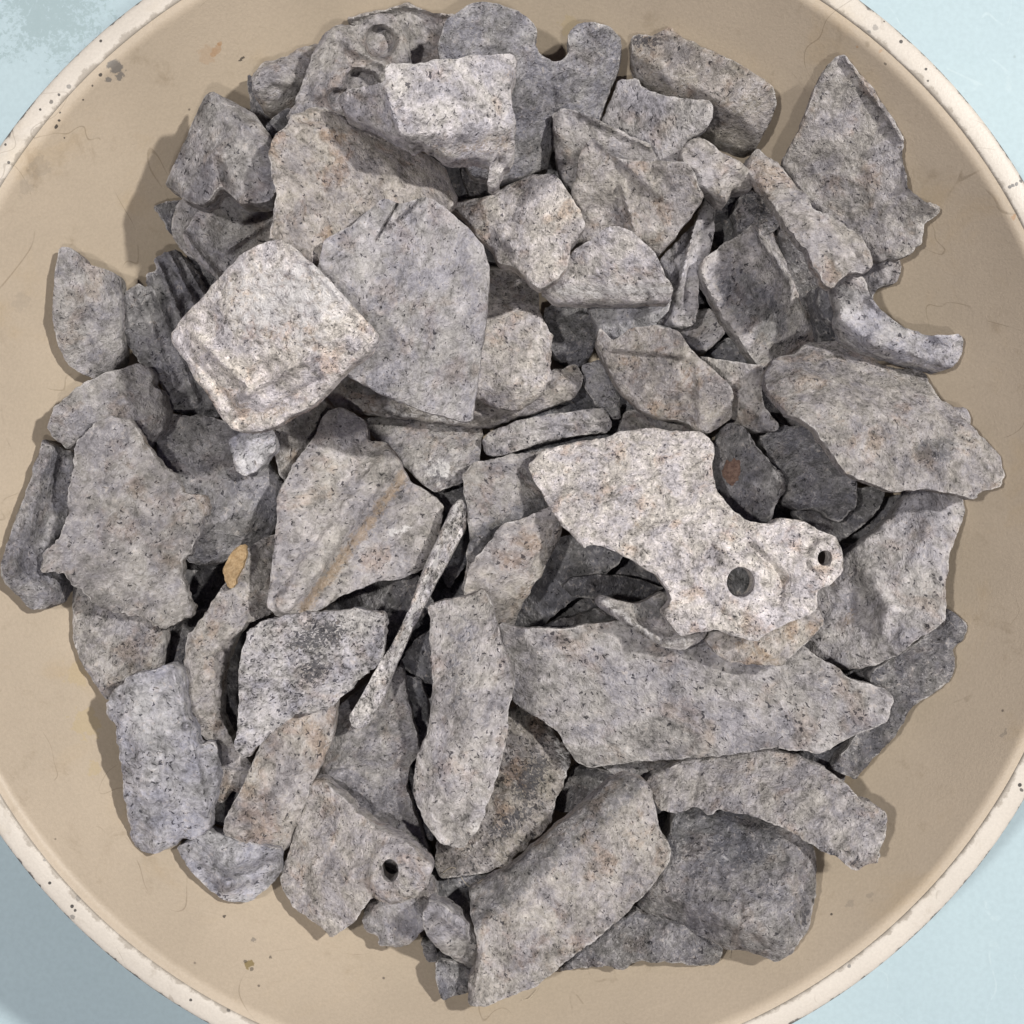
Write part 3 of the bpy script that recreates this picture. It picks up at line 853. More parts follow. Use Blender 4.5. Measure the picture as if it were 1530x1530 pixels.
S('P', [(540, 625), (600, 615), (690, 622), (722, 640), (717, 685), (690, 722), (652, 736), (625, 722), (608, 700), (570, 670)], 7, (0.37, .4, .45), 'rounded grey shard below the smooth central slab', ('D', 660, 700, 18, 1.2), ('W', 655, 700, 665, 705, 18, .7))
S('20', [(1040, 1010), (1070, 920), (1100, 875), (1130, 935), (1122, 1100), (1065, 1240), (1052, 1380), (1032, 1482), (985, 1502), (900, 1490), (855, 1482), (925, 1390), (940, 1300), (890, 1250), (870, 1190)], 9, (0.38, .2, .5),
  'narrow shard standing on edge right of the half-round shard', ('R', 1040, 1010, 970, 1290, 18, 4.0), ('R', 965, 1290, 940, 1480, 24, 3.0), ('F', 1110, 1100, 1000, 1490, .0))
S('P', [(690, 712), (705, 690), (760, 680), (805, 673), (840, 690), (850, 760), (790, 800), (740, 880), (700, 900), (690, 880), (703, 800)], 8, (0.36, .3, .35), 'curved block with a dark scorched lower face left of the holed casting', ('F', 840, 745, 700, 780, .5), ('S', 720, 810, 830, 750, 26, .9), ('R', 694, 715, 706, 800, 6, 1.0))

# ---- second layer
S('A', [(515, 660), (530, 605), (560, 580), (640, 600), (660, 660), (600, 780), (545, 752), (515, 715)], 8, (0.38, .4, .3), 'plain grey chunk tucked under the roof-shaped chunk')
S('A', [(545, 692), (600, 622), (670, 553), (740, 560), (830, 590), (860, 640), (840, 740), (740, 770), (658, 842), (600, 792), (560, 742)], 7, (0.43, .4, .35), 'pale angular shard with an L-shaped ridge beside the ribbed shard',
  ('R', 545, 700, 655, 835, 14, 3.5), ('R', 680, 745, 830, 645, 12, 3.0), ('D', 690, 660, 60, -1.5))
S('P', [(655, 70), (665, 28), (690, 15), (703, 5), (725, 2), (755, 8), (772, 16), (795, 30), (803, 45), (797, 65), (807, 82), (827, 93), (844, 88), (851, 75), (849, 49), (860, 38), (886, 31), (912, 41), (929, 59), (929, 78), (925, 101), (912, 131), (899, 177), (880, 230), (828, 215), (818, 250), (780, 265), (740, 270), (700, 260), (680, 200), (665, 140)], 8, (0.36, .25, .45),
  'large plate with a round hook-shaped notch at the top of the heap', ('F', 828, 300, 826, 120, .0), ('R', 827, 120, 827, 230, 5, -1.4), ('F', 830, 200, 760, 280, -.0), bevel=7, rough=1.2, slope=.8)
S('31', [(662, 215), (720, 180), (800, 200), (830, 290), (870, 340), (950, 410), (1080, 460), (1240, 458), (1256, 500), (1240, 570), (1200, 612), (1150, 626), (1060, 602), (920, 572), (820, 540), (700, 480), (678, 400), (690, 330), (660, 260)], 8, (0.40, .2, .45),
  'long curved trough shard against the right wall', ('R', 690, 380, 830, 490, 38, 4.0), ('R', 830, 490, 1200, 590, 40, 4.0), ('R', 800, 320, 1100, 500, 30, -2.0), rough=1.3, slope=.85)
S('30', [(690, 245), (715, 250), (740, 290), (830, 390), (900, 500), (990, 630), (975, 700), (985, 770), (1000, 850), (1040, 900), (1080, 925), (1140, 935), (1142, 980), (1110, 1010), (1080, 1015), (1070, 1080), (1060, 1120), (1020, 1150), (960, 1180), (850, 1192), (700, 1130), (560, 1000), (480, 830), (430, 740), (450, 690), (520, 570), (560, 450), (620, 310), (650, 270)], 5, (0.37, .7, .4),
  'large arrow-shaped plate leaning up the right wall', ('R', 715, 265, 980, 640, 15, 2.6), ('R', 985, 680, 1000, 850, 12, 2.0), ('R', 1000, 850, 1120, 950, 20, 2.4), ('B', 35, -1.4), ('K', 730, 390, 745, 350, 18, .7), rough=1.5, slope=.95)
S('30', [(245, 740), (270, 710), (320, 675), (370, 720), (430, 770), (480, 830), (545, 900), (570, 960), (640, 980), (720, 1040), (800, 1090), (830, 1170), (842, 1220), (800, 1250), (740, 1240), (690, 1270), (655, 1320), (610, 1290), (560, 1210), (540, 1150), (430, 1010), (340, 880), (300, 820)], 6, (0.38, .55, .4),
  'long tapering shard lying across the arrow-shaped plate', ('F', 560, 1220, 300, 740, .4), ('R', 760, 1100, 830, 1220, 26, 2.5), ('R', 655, 1300, 690, 1250, 14, 1.5), rough=1.8)
S('P', [(1098, 312), (1105, 290), (1125, 283), (1146, 288), (1154, 310), (1165, 340), (1130, 370), (1105, 350)], 10, (0.22, .3, 1.0), 'small black crumbly lump above the two-faced block', ('K', 1120, 300, 1140, 315, 26), rough=2.4, amp=1.8, bevel=8)
S('P', [(1045, 395), (1058, 382), (1085, 362), (1108, 348), (1128, 330), (1150, 322), (1165, 330), (1180, 350), (1205, 395), (1215, 415), (1222, 440), (1222, 470), (1230, 505), (1200, 540), (1150, 560), (1132, 546), (1120, 530), (1085, 480), (1065, 445), (1050, 420)], 10, (0.42, .5, .45),
  'two-faced block with a dark slate patch left of the tapering shard', ('F', 1226, 512, 1128, 345, 1.0), ('S', 1105, 435, 1145, 480, 34, 1.0), ('K', 1150, 520, 1200, 505, 12, .8), ('W', 1150, 370, 1215, 480, 18, .15), rough=1.2, bevel=6)
S('21', [(545, 330), (600, 280), (930, 290), (925, 340), (850, 412), (960, 445), (900, 520), (700, 540), (640, 510), (590, 480), (590, 420)], 7, (0.42, .1, .35), 'greenish-grey shard directly below the half-round shard', ('F', 800, 420, 600, 520, .0))
S('21', [(1050, 555), (1200, 580), (1345, 600), (1340, 700), (1350, 790), (1422, 870), (1412, 900), (1320, 908), (1250, 875), (1160, 850), (1060, 830), (1020, 700)], 7, (0.40, .4, .4), 'forked tail shard right of the saddle-backed shard', ('R', 1220, 700, 1330, 640, 20, -1.5), ('R', 1210, 730, 1400, 890, 24, 1.5), rough=1.0)
S('P', [(484, 588), (505, 555), (560, 545), (700, 580), (820, 555), (862, 543), (873, 567), (860, 592), (815, 612), (770, 625), (735, 637), (695, 637), (610, 626), (545, 618), (500, 608)], 7, (0.38, .7, .45), 'long dark-topped shard under the smooth central slab', ('F', 485, 597, 700, 618, .9), ('F', 700, 620, 870, 575, .9), ('W', 500, 603, 690, 630, 9, .6), ('S', 520, 570, 600, 590, 14, .8))  # lit front facet is put into the colour as a pale strip
S('P', [(702, 846), (749, 785), (775, 777), (824, 755), (840, 790), (836, 810), (808, 860), (784, 895), (765, 945), (735, 950), (690, 900)], 7, (0.42, .85, .35), 'pale sandy shard left of the arched edge of the holed casting', ('F', 780, 930, 835, 800, .5), ('B', 30, 1.0))
S('32', [(1040, 60), (1150, 70), (1250, 130), (1257, 200), (1230, 280), (1190, 400), (1170, 560), (1177, 690), (1120, 740), (1030, 790), (960, 850), (860, 900), (720, 927), (660, 900), (560, 890), (470, 840), (480, 720), (560, 560), (640, 470), (720, 390), (830, 310), (930, 220), (990, 120)], 8, (0.42, .5, .4),
  'big saddle-shaped shard with a hollow, against the right wall', ('F', 1190, 760, 1075, 60, .8), ('D', 780, 600, 130, -6.0), ('R', 830, 480, 900, 640, 50, 3.0), ('R', 900, 660, 880, 740, 40, 3.0), ('R', 690, 890, 960, 800, 40, 2.0), ('F', 660, 470, 980, 130, -.0), ('O', 740, 650, 720, 700, 25, .5), rough=1.3, slope=.8)
S('C', [(550, 450), (560, 370), (620, 290), (665, 220), (720, 130), (780, 80), (850, 60), (850, 200), (815, 300), (740, 332), (700, 380), (670, 450), (660, 540), (660, 620), (690, 680), (720, 720), (770, 762), (772, 800), (768, 822), (720, 842), (690, 832), (662, 872), (640, 862), (650, 800), (655, 720), (600, 660), (562, 560)], 8, (0.38, .5, .4),
  'fang-shaped curved shard between the jagged plates on the left', ('F', 690, 690, 620, 300, .0), ('R', 655, 620, 665, 430, 16, 2.2), ('R', 665, 430, 740, 320, 16, 2.2), ('F', 575, 560, 590, 330, .5), ('R', 690, 760, 770, 770, 8, 1.5), rough=1.6)
S('C', [(1010, 560), (1000, 640), (990, 690), (940, 795), (862, 1002), (832, 1027), (780, 1017), (668, 962), (668, 920), (720, 830), (780, 690), (880, 560)], 6, (0.36, .55, .4), 'long plate under the black-speckled plate', ('F', 660, 920, 770, 720, -.0), ('R', 860, 650, 760, 900, 30, -1.2), ('F', 740, 700, 680, 980, .0), rough=1.0)
S('P', [(755, 1065), (785, 1052), (820, 1082), (836, 1105), (853, 1130), (848, 1160), (832, 1190), (826, 1225), (800, 1252), (760, 1290), (720, 1308), (660, 1312), (648, 1292), (655, 1250), (700, 1200), (735, 1120)], 7, (0.27, .9, .95),
  'brown pitted shard blotched with black soot', ('K', 785, 1180, 805, 1140, 30, 1.05), ('K', 745, 1240, 795, 1205, 28, .9), ('K', 770, 1080, 780, 1070, 12, .8), ('K', 670, 1290, 720, 1290, 14, .6), ('W', 835, 1110, 850, 1150, 9, .8), rough=2.2, amp=1.7)
S('A', [(138, 1272), (165, 1215), (235, 1150), (330, 1110), (400, 1085), (445, 1095), (457, 1120), (447, 1150), (482, 1170), (497, 1230), (482, 1290), (440, 1340), (320, 1350), (235, 1317), (205, 1347), (150, 1297)], 8, (0.40, .55, .25),
  'wedge-shaped brownish shard above the wide jagged plate', ('F', 170, 1240, 440, 1105, -.0), ('F', 440, 1120, 150, 1225, .5), ('D', 460, 1250, 30, 1.5), rough=1.5, slope=.7)
S('D', [(400, 800), (540, 730), (640, 720), (780, 700), (860, 728), (940, 770), (1010, 820), (1040, 860), (1080, 870), (1127, 915), (1112, 980), (1087, 1052), (1020, 1070), (980, 1042), (920, 1007), (850, 967), (800, 937), (700, 902), (620, 890), (590, 907), (550, 882), (500, 902), (440, 892)], 6, (0.38, .45, .5),
  'long curved grey plate bridging above the dark blocky slab', ('B', 60, .8), ('K', 940, 1010, 960, 1030, 20), ('K', 1020, 1050, 1030, 1040, 14), ('R', 560, 760, 540, 870, 8, -1.0), rough=1.8, amp=1.2, slope=.7)
S('C', [(318, 572), (335, 530), (400, 485), (480, 465), (510, 448), (541, 465), (552, 530), (565, 610), (600, 692), (640, 680), (656, 720), (648, 800), (632, 900), (630, 950), (600, 972), (540, 977), (520, 997), (470, 1022), (420, 1017), (398, 990), (385, 930), (370, 840), (355, 720), (345, 640), (320, 612)], 6, (0.42, .15, .45),
  'jagged bluish-grey plate standing up on the lower-left wall', ('F', 470, 1020, 400, 520, .45), ('R', 520, 480, 560, 640, 12, 1.8), ('R', 560, 640, 620, 900, 12, 1.4), ('G', 480, 560, 560, 940, 16, -1.0), ('K', 420, 560, 440, 650, 24, .4), rough=2.0, amp=1.2, slope=.8)
S('21', [(1170, 865), (1215, 862), (1270, 895), (1320, 975), (1385, 1040), (1450, 1110), (1440, 1180), (1400, 1240), (1380, 1332), (1300, 1350), (1200, 1330), (1120, 1170), (1100, 1010), (1130, 950)], 6, (0.24, .2, .5),
  'dark shard with a rust-brown crusted spot behind the holed casting', ('R', 1270, 900, 1440, 1120, 12, 1.8), ('R', 1440, 1130, 1375, 1330, 12, 2.0), ('W', 1290, 930, 1430, 1090, 14, .6), ('W', 1410, 1080, 1420, 1100, 26, .9), ('W', 1400, 1230, 1370, 1330, 10, .6), ('D', 1210, 1090, 70, 1.2))
RUSTY = SHARDS[-1]
S('P', [(340, 656), (378, 640), (410, 642), (412, 665), (404, 683), (386, 702), (366, 712), (350, 700)], 8, (0.60, .1, .6), 'small whitish chip poking out below the pale square casting', bevel=6)

# ---- third layer
S('A', [(632, 272), (700, 305), (755, 335), (815, 415), (840, 520), (824, 577), (800, 602), (720, 612), (690, 582), (660, 556), (604, 617), (545, 592), (525, 567), (490, 555), (520, 490), (575, 370), (610, 290)], 11, (0.37, .5, .3),
  'big roof-shaped chunk with a sharp crest beside the upper-left wall', ('F', 830, 500, 640, 262, .85), ('F', 560, 640, 690, 350, -.0), ('R', 658, 505, 680, 580, 14, -2.2), ('D', 770, 570, 36, -1.8), ('K', 770, 560, 800, 540, 30, .4), rough=1.0, slope=.7, bevel=4)
S('10', [(440, 130), (480, 110), (560, 120), (640, 62), (720, 60), (760, 110), (800, 200), (802, 290), (700, 350), (690, 440), (600, 520), (480, 540), (300, 580), (230, 540), (275, 480), (330, 330), (360, 240), (395, 170)], 8, (0.41, .5, .4),
  'cavity casting with two hollows and a raised rim at the top left of the heap', ('T', 668, 190, 70, -7.5), ('T', 575, 400, 80, -7), ('T', 480, 460, 50, -6), ('R', 470, 165, 690, 300, 30, 3.0), ('R', 440, 150, 380, 420, 36, 2.5), ('R', 760, 130, 780, 280, 22, 2.0), rough=1.2, bevel=6)
S('20', [(690, 365), (770, 360), (800, 400), (870, 430), (980, 445), (1110, 465), (1126, 490), (1115, 550), (1070, 600), (990, 640), (1000, 760), (850, 800), (700, 700), (610, 550), (640, 470)], 6, (0.45, .35, .5), 'flat pale plate right of the hook-notched plate', rough=1.3, amp=.7)
S('P', [(824, 170), (840, 160), (870, 168), (910, 188), (975, 218), (985, 250), (900, 270), (864, 275), (852, 284), (838, 270), (830, 230)], 6, (0.42, .4, .5), 'narrow pale shard wedged under the cross-ridged shard', ('F', 870, 275, 858, 200, -.0), ('R', 872, 172, 975, 222, 5, 1.6), ('F', 870, 285, 848, 165, .0))
S('20', [(975, 665), (1040, 630), (1090, 640), (1150, 690), (1250, 740), (1306, 800), (1300, 862), (1240, 872), (1207, 862), (1187, 922), (1155, 928), (1110, 877), (1045, 852), (1040, 800), (970, 720)], 10, (0.42, .75, .4), 'small beaked nub beside the flat pale plate', ('R', 1060, 660, 1260, 780, 50, 2.5), ('R', 1150, 800, 1165, 910, 26, 1.6), ('O', 1140, 880, 1165, 920, 25, .5), bevel=9, rough=1.0)
S('20', [(545, 645), (580, 628), (640, 690), (700, 730), (850, 736), (1000, 740), (1035, 790), (1050, 840), (1077, 890), (1060, 932), (985, 1030), (870, 1170), (780, 1110), (600, 1130), (480, 1110), (530, 1040), (520, 980), (468, 880), (500, 790), (500, 720)], 7, (0.43, .55, .45),
  'cross-ridged shard with a steep inner crease above the half-round shard', ('F', 770, 1100, 690, 800, .0), ('R', 700, 850, 770, 1090, 12, 2.6), ('F', 720, 1080, 690, 780, -.35), ('R', 600, 640, 880, 900, 22, 2.2), ('D', 600, 950, 90, -2.5), rough=1.0)
S('21', [(585, 485), (600, 420), (660, 490), (740, 430), (850, 412), (960, 440), (1000, 500), (1050, 560), (1110, 610), (1190, 680), (1212, 730), (1200, 840), (1100, 915), (1040, 900), (1000, 860), (860, 840), (780, 795), (700, 722), (640, 622), (600, 545)], 9, (0.41, .7, .3),
  'saddle-backed shard with a smooth brown belly in the middle of the heap', ('R', 660, 520, 980, 545, 26, 1.8), ('R', 660, 540, 960, 570, 8, -1.2), ('D', 850, 680, 130, 1.5), ('R', 1050, 600, 1060, 840, 26, 1.6), ('R', 900, 770, 1030, 740, 30, -1.4), ('F', 640, 640, 860, 850, .0), rough=1.0, amp=.8)
S('P', [(700, 400), (722, 397), (755, 398), (785, 410), (803, 435), (810, 470), (828, 507), (822, 533), (825, 566), (807, 592), (775, 612), (740, 609), (705, 590), (690, 480)], 8, (0.55, .55, .5), 'pale plate tucked under the right edge of the smooth central slab', ('F', 700, 583, 830, 572, .7), ('F', 818, 590, 798, 420, .6), ('O', 740, 605, 800, 595, 10, .4), rough=1.8)
S('P', [(668, 306), (700, 298), (740, 290), (760, 275), (790, 262), (825, 259), (836, 268), (851, 290), (868, 318), (876, 335), (868, 350), (852, 368), (848, 395), (830, 420), (805, 433), (785, 412), (765, 398), (745, 392), (735, 370), (713, 353), (700, 330)], 9, (0.53, .55, .55),
  'pale blocky shard between the smooth central slab and the cross-ridged shard', ('F', 830, 272, 700, 318, .7), ('F', 820, 440, 858, 360, .0), rough=1.2)
S('31', [(343, 640), (380, 570), (490, 540), (540, 500), (640, 488), (760, 500), (830, 540), (870, 590), (950, 617), (1040, 605), (1080, 640), (1100, 690), (1140, 750), (1200, 790), (1270, 860), (1360, 940), (1420, 1010), (1442, 1090), (1430, 1150), (1330, 1180), (1310, 1212), (1250, 1192), (1080, 1162), (920, 1177), (830, 1142), (700, 1082), (650, 1000), (580, 900), (500, 837), (460, 832), (390, 750), (350, 700)], 7, (0.365, .45, .45),
  'widest right-hand slab, long and grey with a blunt nose on the bowl wall', ('B', 70, .5), ('F', 900, 1180, 420, 620, .0), ('R', 900, 880, 940, 1140, 14, -1.0), ('S', 1080, 1000, 1170, 980, 60, .8), ('F', 500, 850, 380, 560, .5), rough=1.6, amp=1.2, slope=.8)
S('P', [(746, 930), (775, 938), (840, 940), (900, 930), (1000, 920), (1100, 940), (1200, 965), (1258, 1003), (1268, 1013), (1326, 1030), (1336, 1043), (1328, 1076), (1300, 1090), (1265, 1105), (1222, 1128), (1200, 1122), (1160, 1118), (1100, 1127), (1030, 1133), (950, 1138), (880, 1148), (862, 1140), (845, 1115), (830, 1090), (800, 1070), (768, 1050), (745, 1000)], 5, (0.37, .35, .45),
  'long flat grey plate with scratch marks below the holed casting', ('R', 938, 1000, 952, 993, 1.2, -.6), ('R', 915, 1008, 925, 1000, 1.2, -.6), ('R', 930, 1003, 940, 993, 1.2, -.6), ('R', 945, 1090, 955, 1070, 1.2, -.5), rough=1.1, amp=.45, bevel=4)
S('32', [(70, 780), (110, 740), (300, 760), (480, 680), (590, 640), (620, 700), (560, 780), (490, 832), (430, 902), (330, 894), (200, 891), (120, 852)], 7, (0.43, .85, .4), 'sandy shard with an ochre fold just below the holed casting', ('F', 110, 800, 400, 890, .5), ('O', 230, 800, 390, 880, 30, .8), rough=1.4)
S('P', [(487, 615), (510, 608), (547, 628), (550, 660), (575, 658), (598, 690), (612, 720), (640, 735), (664, 755), (656, 800), (642, 845), (600, 865), (560, 870), (510, 890), (480, 912), (440, 920), (415, 923), (398, 905), (405, 860), (412, 790), (415, 740), (440, 690), (470, 650)], 7, (0.42, .6, .4),
  'large shard with a long raised ridge and an ochre groove', ('G', 583, 682, 428, 900, 15, 3.4), ('R', 612, 700, 455, 912, 7, -1.6), ('R', 545, 670, 440, 830, 12, -1.8), ('O', 606, 706, 456, 908, 10, 1.1), ('W', 590, 795, 612, 790, 7, .5), ('K', 640, 760, 650, 780, 14, .4), rough=1.1, amp=.8)
S('P', [(640, 905), (700, 888), (722, 880), (735, 900), (745, 945), (760, 985), (770, 1020), (760, 1060), (757, 1110), (735, 1185), (715, 1240), (690, 1268), (660, 1262), (640, 1240), (625, 1210), (617, 1185), (620, 1140), (638, 1100), (646, 1030), (642, 960)], 8, (0.39, .6, .5),
  'upright centre slab with a pale chipped right edge', ('R', 732, 890, 762, 1010, 4, 1.0), ('S', 690, 940, 690, 1060, 30, .45), ('W', 748, 1100, 710, 1240, 5, .3), rough=1.5, lift=4)
S('A', [(222, 1335), (290, 1260), (330, 1240), (400, 1258), (430, 1330), (470, 1380), (520, 1420), (540, 1480), (600, 1480), (627, 1500), (600, 1560), (590, 1600), (575, 1650), (545, 1672), (545, 1740), (577, 1812), (570, 1842), (490, 1877), (450, 1866), (430, 1850), (340, 1832), (270, 1790), (190, 1717), (123, 1707), (128, 1660), (160, 1620), (190, 1590), (205, 1530), (205, 1440), (218, 1390)], 5, (0.36, .65, .25),
  'wide jagged brownish plate on the left side of the heap', ('R', 150, 1680, 300, 1640, 30, -1.4), ('R', 420, 1260, 480, 1400, 20, 1.5), ('D', 560, 1540, 40, 1.2), ('K', 575, 1570, 590, 1568, 8, .8), ('K', 500, 1555, 506, 1556, 5, .7), rough=2.6, amp=.9)
S('20', [(328, 1330), (420, 1240), (480, 1140), (570, 1090), (620, 1045), (680, 1033), (740, 1050), (810, 1110), (870, 1180), (902, 1270), (937, 1310), (922, 1382), (700, 1386), (500, 1387), (400, 1382)], 9, (0.55, .45, .5), 'half-round pale shard with a straight thick lower edge', ('F', 350, 1318, 940, 1300, .35), ('W', 420, 1330, 900, 1330, 34, .8), rough=1.0)
S('C', [(738, 352), (800, 320), (860, 308), (980, 293), (1100, 291), (1150, 298), (1160, 330), (1142, 440), (1100, 482), (1030, 542), (990, 582), (930, 602), (880, 607), (830, 642), (780, 692), (742, 737), (718, 732), (703, 700), (710, 590), (718, 430)], 6, (0.41, .4, .9),
  'flat plate heavily speckled with black', ('K', 900, 380, 990, 360, 75, 1.0), ('K', 930, 480, 950, 460, 65, 1.0), ('K', 1060, 340, 1080, 420, 40, .6), ('K', 780, 420, 850, 440, 60, .45), ('R', 1130, 470, 1000, 580, 12, 1.2), ('R', 1000, 580, 880, 605, 12, 1.2), ('O', 1080, 500, 880, 605, 8, .4), rough=2.0)

# ---- on top
S('A', [(880, 340), (935, 318), (975, 323), (1040, 360), (1130, 390), (1200, 430), (1290, 470), (1330, 500), (1367, 590), (1347, 617), (1310, 640), (1240, 690), (1000, 760), (940, 800), (900, 770), (860, 730), (805, 718), (818, 640), (825, 580), (813, 520), (803, 460), (818, 410), (858, 370)], 7, (0.40, .8, .45),
  'brown faceted slab with a slanting dark facet below the cavity casting', ('F', 1290, 610, 1010, 350, .8), ('R', 900, 380, 1060, 400, 12, 1.4), ('R', 880, 350, 960, 335, 12, 1.0), ('R', 815, 460, 825, 700, 8, 1.0), rough=1.5)
S('10', [(690, 300), (710, 293), (860, 290), (1000, 265), (1140, 250), (1270, 248), (1292, 290), (1275, 350), (1260, 400), (1265, 480), (1287, 560), (1272, 700), (1255, 762), (1210, 802), (1202, 852), (1160, 852), (1165, 742), (1100, 725), (960, 727), (920, 692), (850, 652), (825, 657), (810, 677), (780, 657), (700, 612), (640, 582), (580, 552), (550, 557), (500, 512), (478, 450), (510, 413), (640, 383), (690, 370)], 9, (0.60, .45, .55),
  'thick pale block with a brown broken lower edge near the top of the heap', ('F', 695, 330, 800, 660, .8), ('F', 830, 610, 1290, 590, .6), ('R', 690, 400, 760, 620, 14, 1.6), ('O', 930, 690, 1240, 650, 45, .55), ('O', 1240, 360, 1260, 340, 25, .5), ('D', 1000, 450, 180, 1.0), ('T', 1215, 750, 28, -2.5), rough=1.7)
S('P', [(484, 357), (526, 337), (543, 320), (566, 301), (577, 296), (593, 303), (600, 306), (634, 293), (644, 297), (667, 310), (706, 346), (723, 369), (731, 399), (732, 415), (726, 481), (713, 575), (706, 628), (687, 629), (638, 616), (579, 593), (515, 560), (480, 480), (474, 400), (478, 385)], 5, (0.45, .38, .3),
  'smooth grey central slab split by a crack at its upper edge', ('R', 593, 306, 575, 336, 1.6, -2.6), ('R', 575, 336, 562, 360, 1.2, -2.0), ('R', 634, 294, 600, 326, 2.2, -2.2), ('R', 600, 326, 576, 345, 1.4, -1.4), ('R', 540, 350, 490, 392, 1.2, -.8), ('G', 560, 320, 500, 360, 14, .6), rough=.9, amp=.6, bevel=4)
S('21', [(58, 945), (100, 900), (230, 850), (400, 818), (560, 798), (620, 798), (664, 870), (640, 908), (480, 922), (330, 952), (220, 992), (120, 1022), (73, 1002)], 9, (0.40, .3, .5), 'short curved bar lying on edge above the holed casting', ('R', 90, 960, 300, 880, 10, 1.0), ('R', 300, 880, 640, 850, 10, 1.0), ('R', 150, 950, 600, 870, 6, -.8), bevel=6, rough=1.0)
S('22', [(573, 602), (605, 578), (650, 595), (780, 620), (890, 560), (960, 600), (1080, 700), (1095, 748), (1070, 790), (980, 832), (900, 823), (820, 782), (700, 702), (600, 642)], 6, (0.42, .6, .45), 'curled strip-edged shard under the left lip of the holed casting', ('R', 600, 610, 720, 690, 22, 2.2), ('R', 720, 690, 860, 775, 22, 2.2), ('R', 860, 775, 1050, 780, 24, 2.2), ('D', 800, 660, 50, -3), ('W', 620, 610, 730, 690, 20, .6), ('W', 730, 690, 880, 790, 20, .6), ('W', 880, 790, 1050, 790, 20, .6), ('S', 800, 640, 900, 640, 50, .9), bevel=5, rough=.9)
S('22', [(270, -11), (330, -81), (480, -121), (640, -141), (700, -171), (830, -191), (960, -171), (1060, -171), (1110, -131), (1127, -81), (1110, 9), (1130, 99), (1200, 179), (1280, 239), (1380, 254), (1440, 227), (1530, 240), (1620, 290), (1670, 310), (1712, 370), (1712, 480), (1650, 540), (1612, 545), (1590, 570), (1595, 640), (1570, 662), (1510, 690), (1430, 722), (1350, 762), (1310, 792), (1200, 762), (1130, 735), (1050, 745), (980, 767), (930, 722), (883, 660), (915, 625), (930, 590), (900, 530), (870, 490), (780, 440), (700, 390), (610, 355), (545, 350), (530, 370), (480, 310), (430, 260), (390, 200), (340, 130)], 9, (0.70, .45, .6),
  'pale flat casting pierced by one large and one small round hole', ('H', 1245, 520, 64, 70), ('T', 1250, 530, 150, 1.0), ('D', 1250, 530, 150, 1.6), ('R', 1290, 350, 1440, 500, 18, -2.2), ('R', 1440, 500, 1420, 620, 18, -1.8), ('R', 1500, 380, 1570, 330, 26, -1.6), ('T', 1635, 405, 78, 2.2), ('H', 1630, 410, 34, 36), ('R', 1100, 300, 1200, 420, 40, 1.2), ('R', 1150, 130, 1260, 300, 20, -.8), ('O', 778, 268, 772, 258, 18, .9), ('O', 1330, 400, 1430, 520, 16, .35), ('R', 900, 520, 920, 660, 18, 1.6), rough=1.2, bevel=5)
S('P', [(688, 744), (694, 750), (698, 762), (696, 790), (672, 835), (655, 865), (630, 915), (610, 955), (590, 1000), (572, 1045), (550, 1082), (540, 1088), (527, 1087), (521, 1072), (540, 1040), (570, 985), (582, 970), (610, 912), (636, 840), (660, 790), (674, 757)], 9, (0.62, .55, 1.0),
  'thin stick-like shard lying across the middle of the heap', ('R', 684, 752, 590, 965, 6, 2.2), ('R', 590, 965, 575, 1020, 6, 2.2), ('F', 600, 1000, 560, 1010, .0), ('R', 693, 775, 640, 880, 1.5, -1.2), ('W', 684, 752, 580, 1010, 6, .6), bevel=4, rough=.5, amp=.35)
S('P', [(703, 1330), (720, 1320), (760, 1300), (830, 1240), (880, 1195), (915, 1165), (935, 1157), (960, 1165), (976, 1185), (985, 1240), (1003, 1265), (1000, 1290), (970, 1330), (940, 1360), (890, 1405), (830, 1450), (800, 1475), (760, 1490), (720, 1506), (700, 1500), (700, 1470), (715, 1430), (712, 1400), (702, 1370)], 7, (0.37, .8, .4),
  'big two-toned slab with a smooth dark grey strip along its upper side', ('F', 960, 1152, 700, 1392, .5), ('S', 930, 1165, 706, 1358, 34, 1.0), ('T', 956, 1245, 8, 1.2), ('O', 956, 1247, 960, 1244, 6, .6), ('R', 722, 1420, 708, 1490, 4, 1.2), rough=1.4, amp=.9)
S('C', [(935, 795), (970, 800), (1070, 900), (1150, 955), (1210, 980), (1292, 1060), (1277, 1120), (1220, 1165), (1170, 1177), (1140, 1162), (1110, 1150), (1060, 1222), (990, 1274), (950, 1232), (880, 1182), (845, 1132), (833, 1100), (850, 1050), (890, 930)], 9, (0.47, .55, .45),
  'pale shard with a screw boss and round hole near the lower wall', ('H', 1165, 1072, 26, 35), ('T', 1180, 1075, 86, 2.0), ('D', 1175, 1075, 80, 2.2), ('D', 980, 1250, 30, 1.0), ('R', 885, 1180, 960, 1150, 6, -.8), rough=1.6, slope=.7)
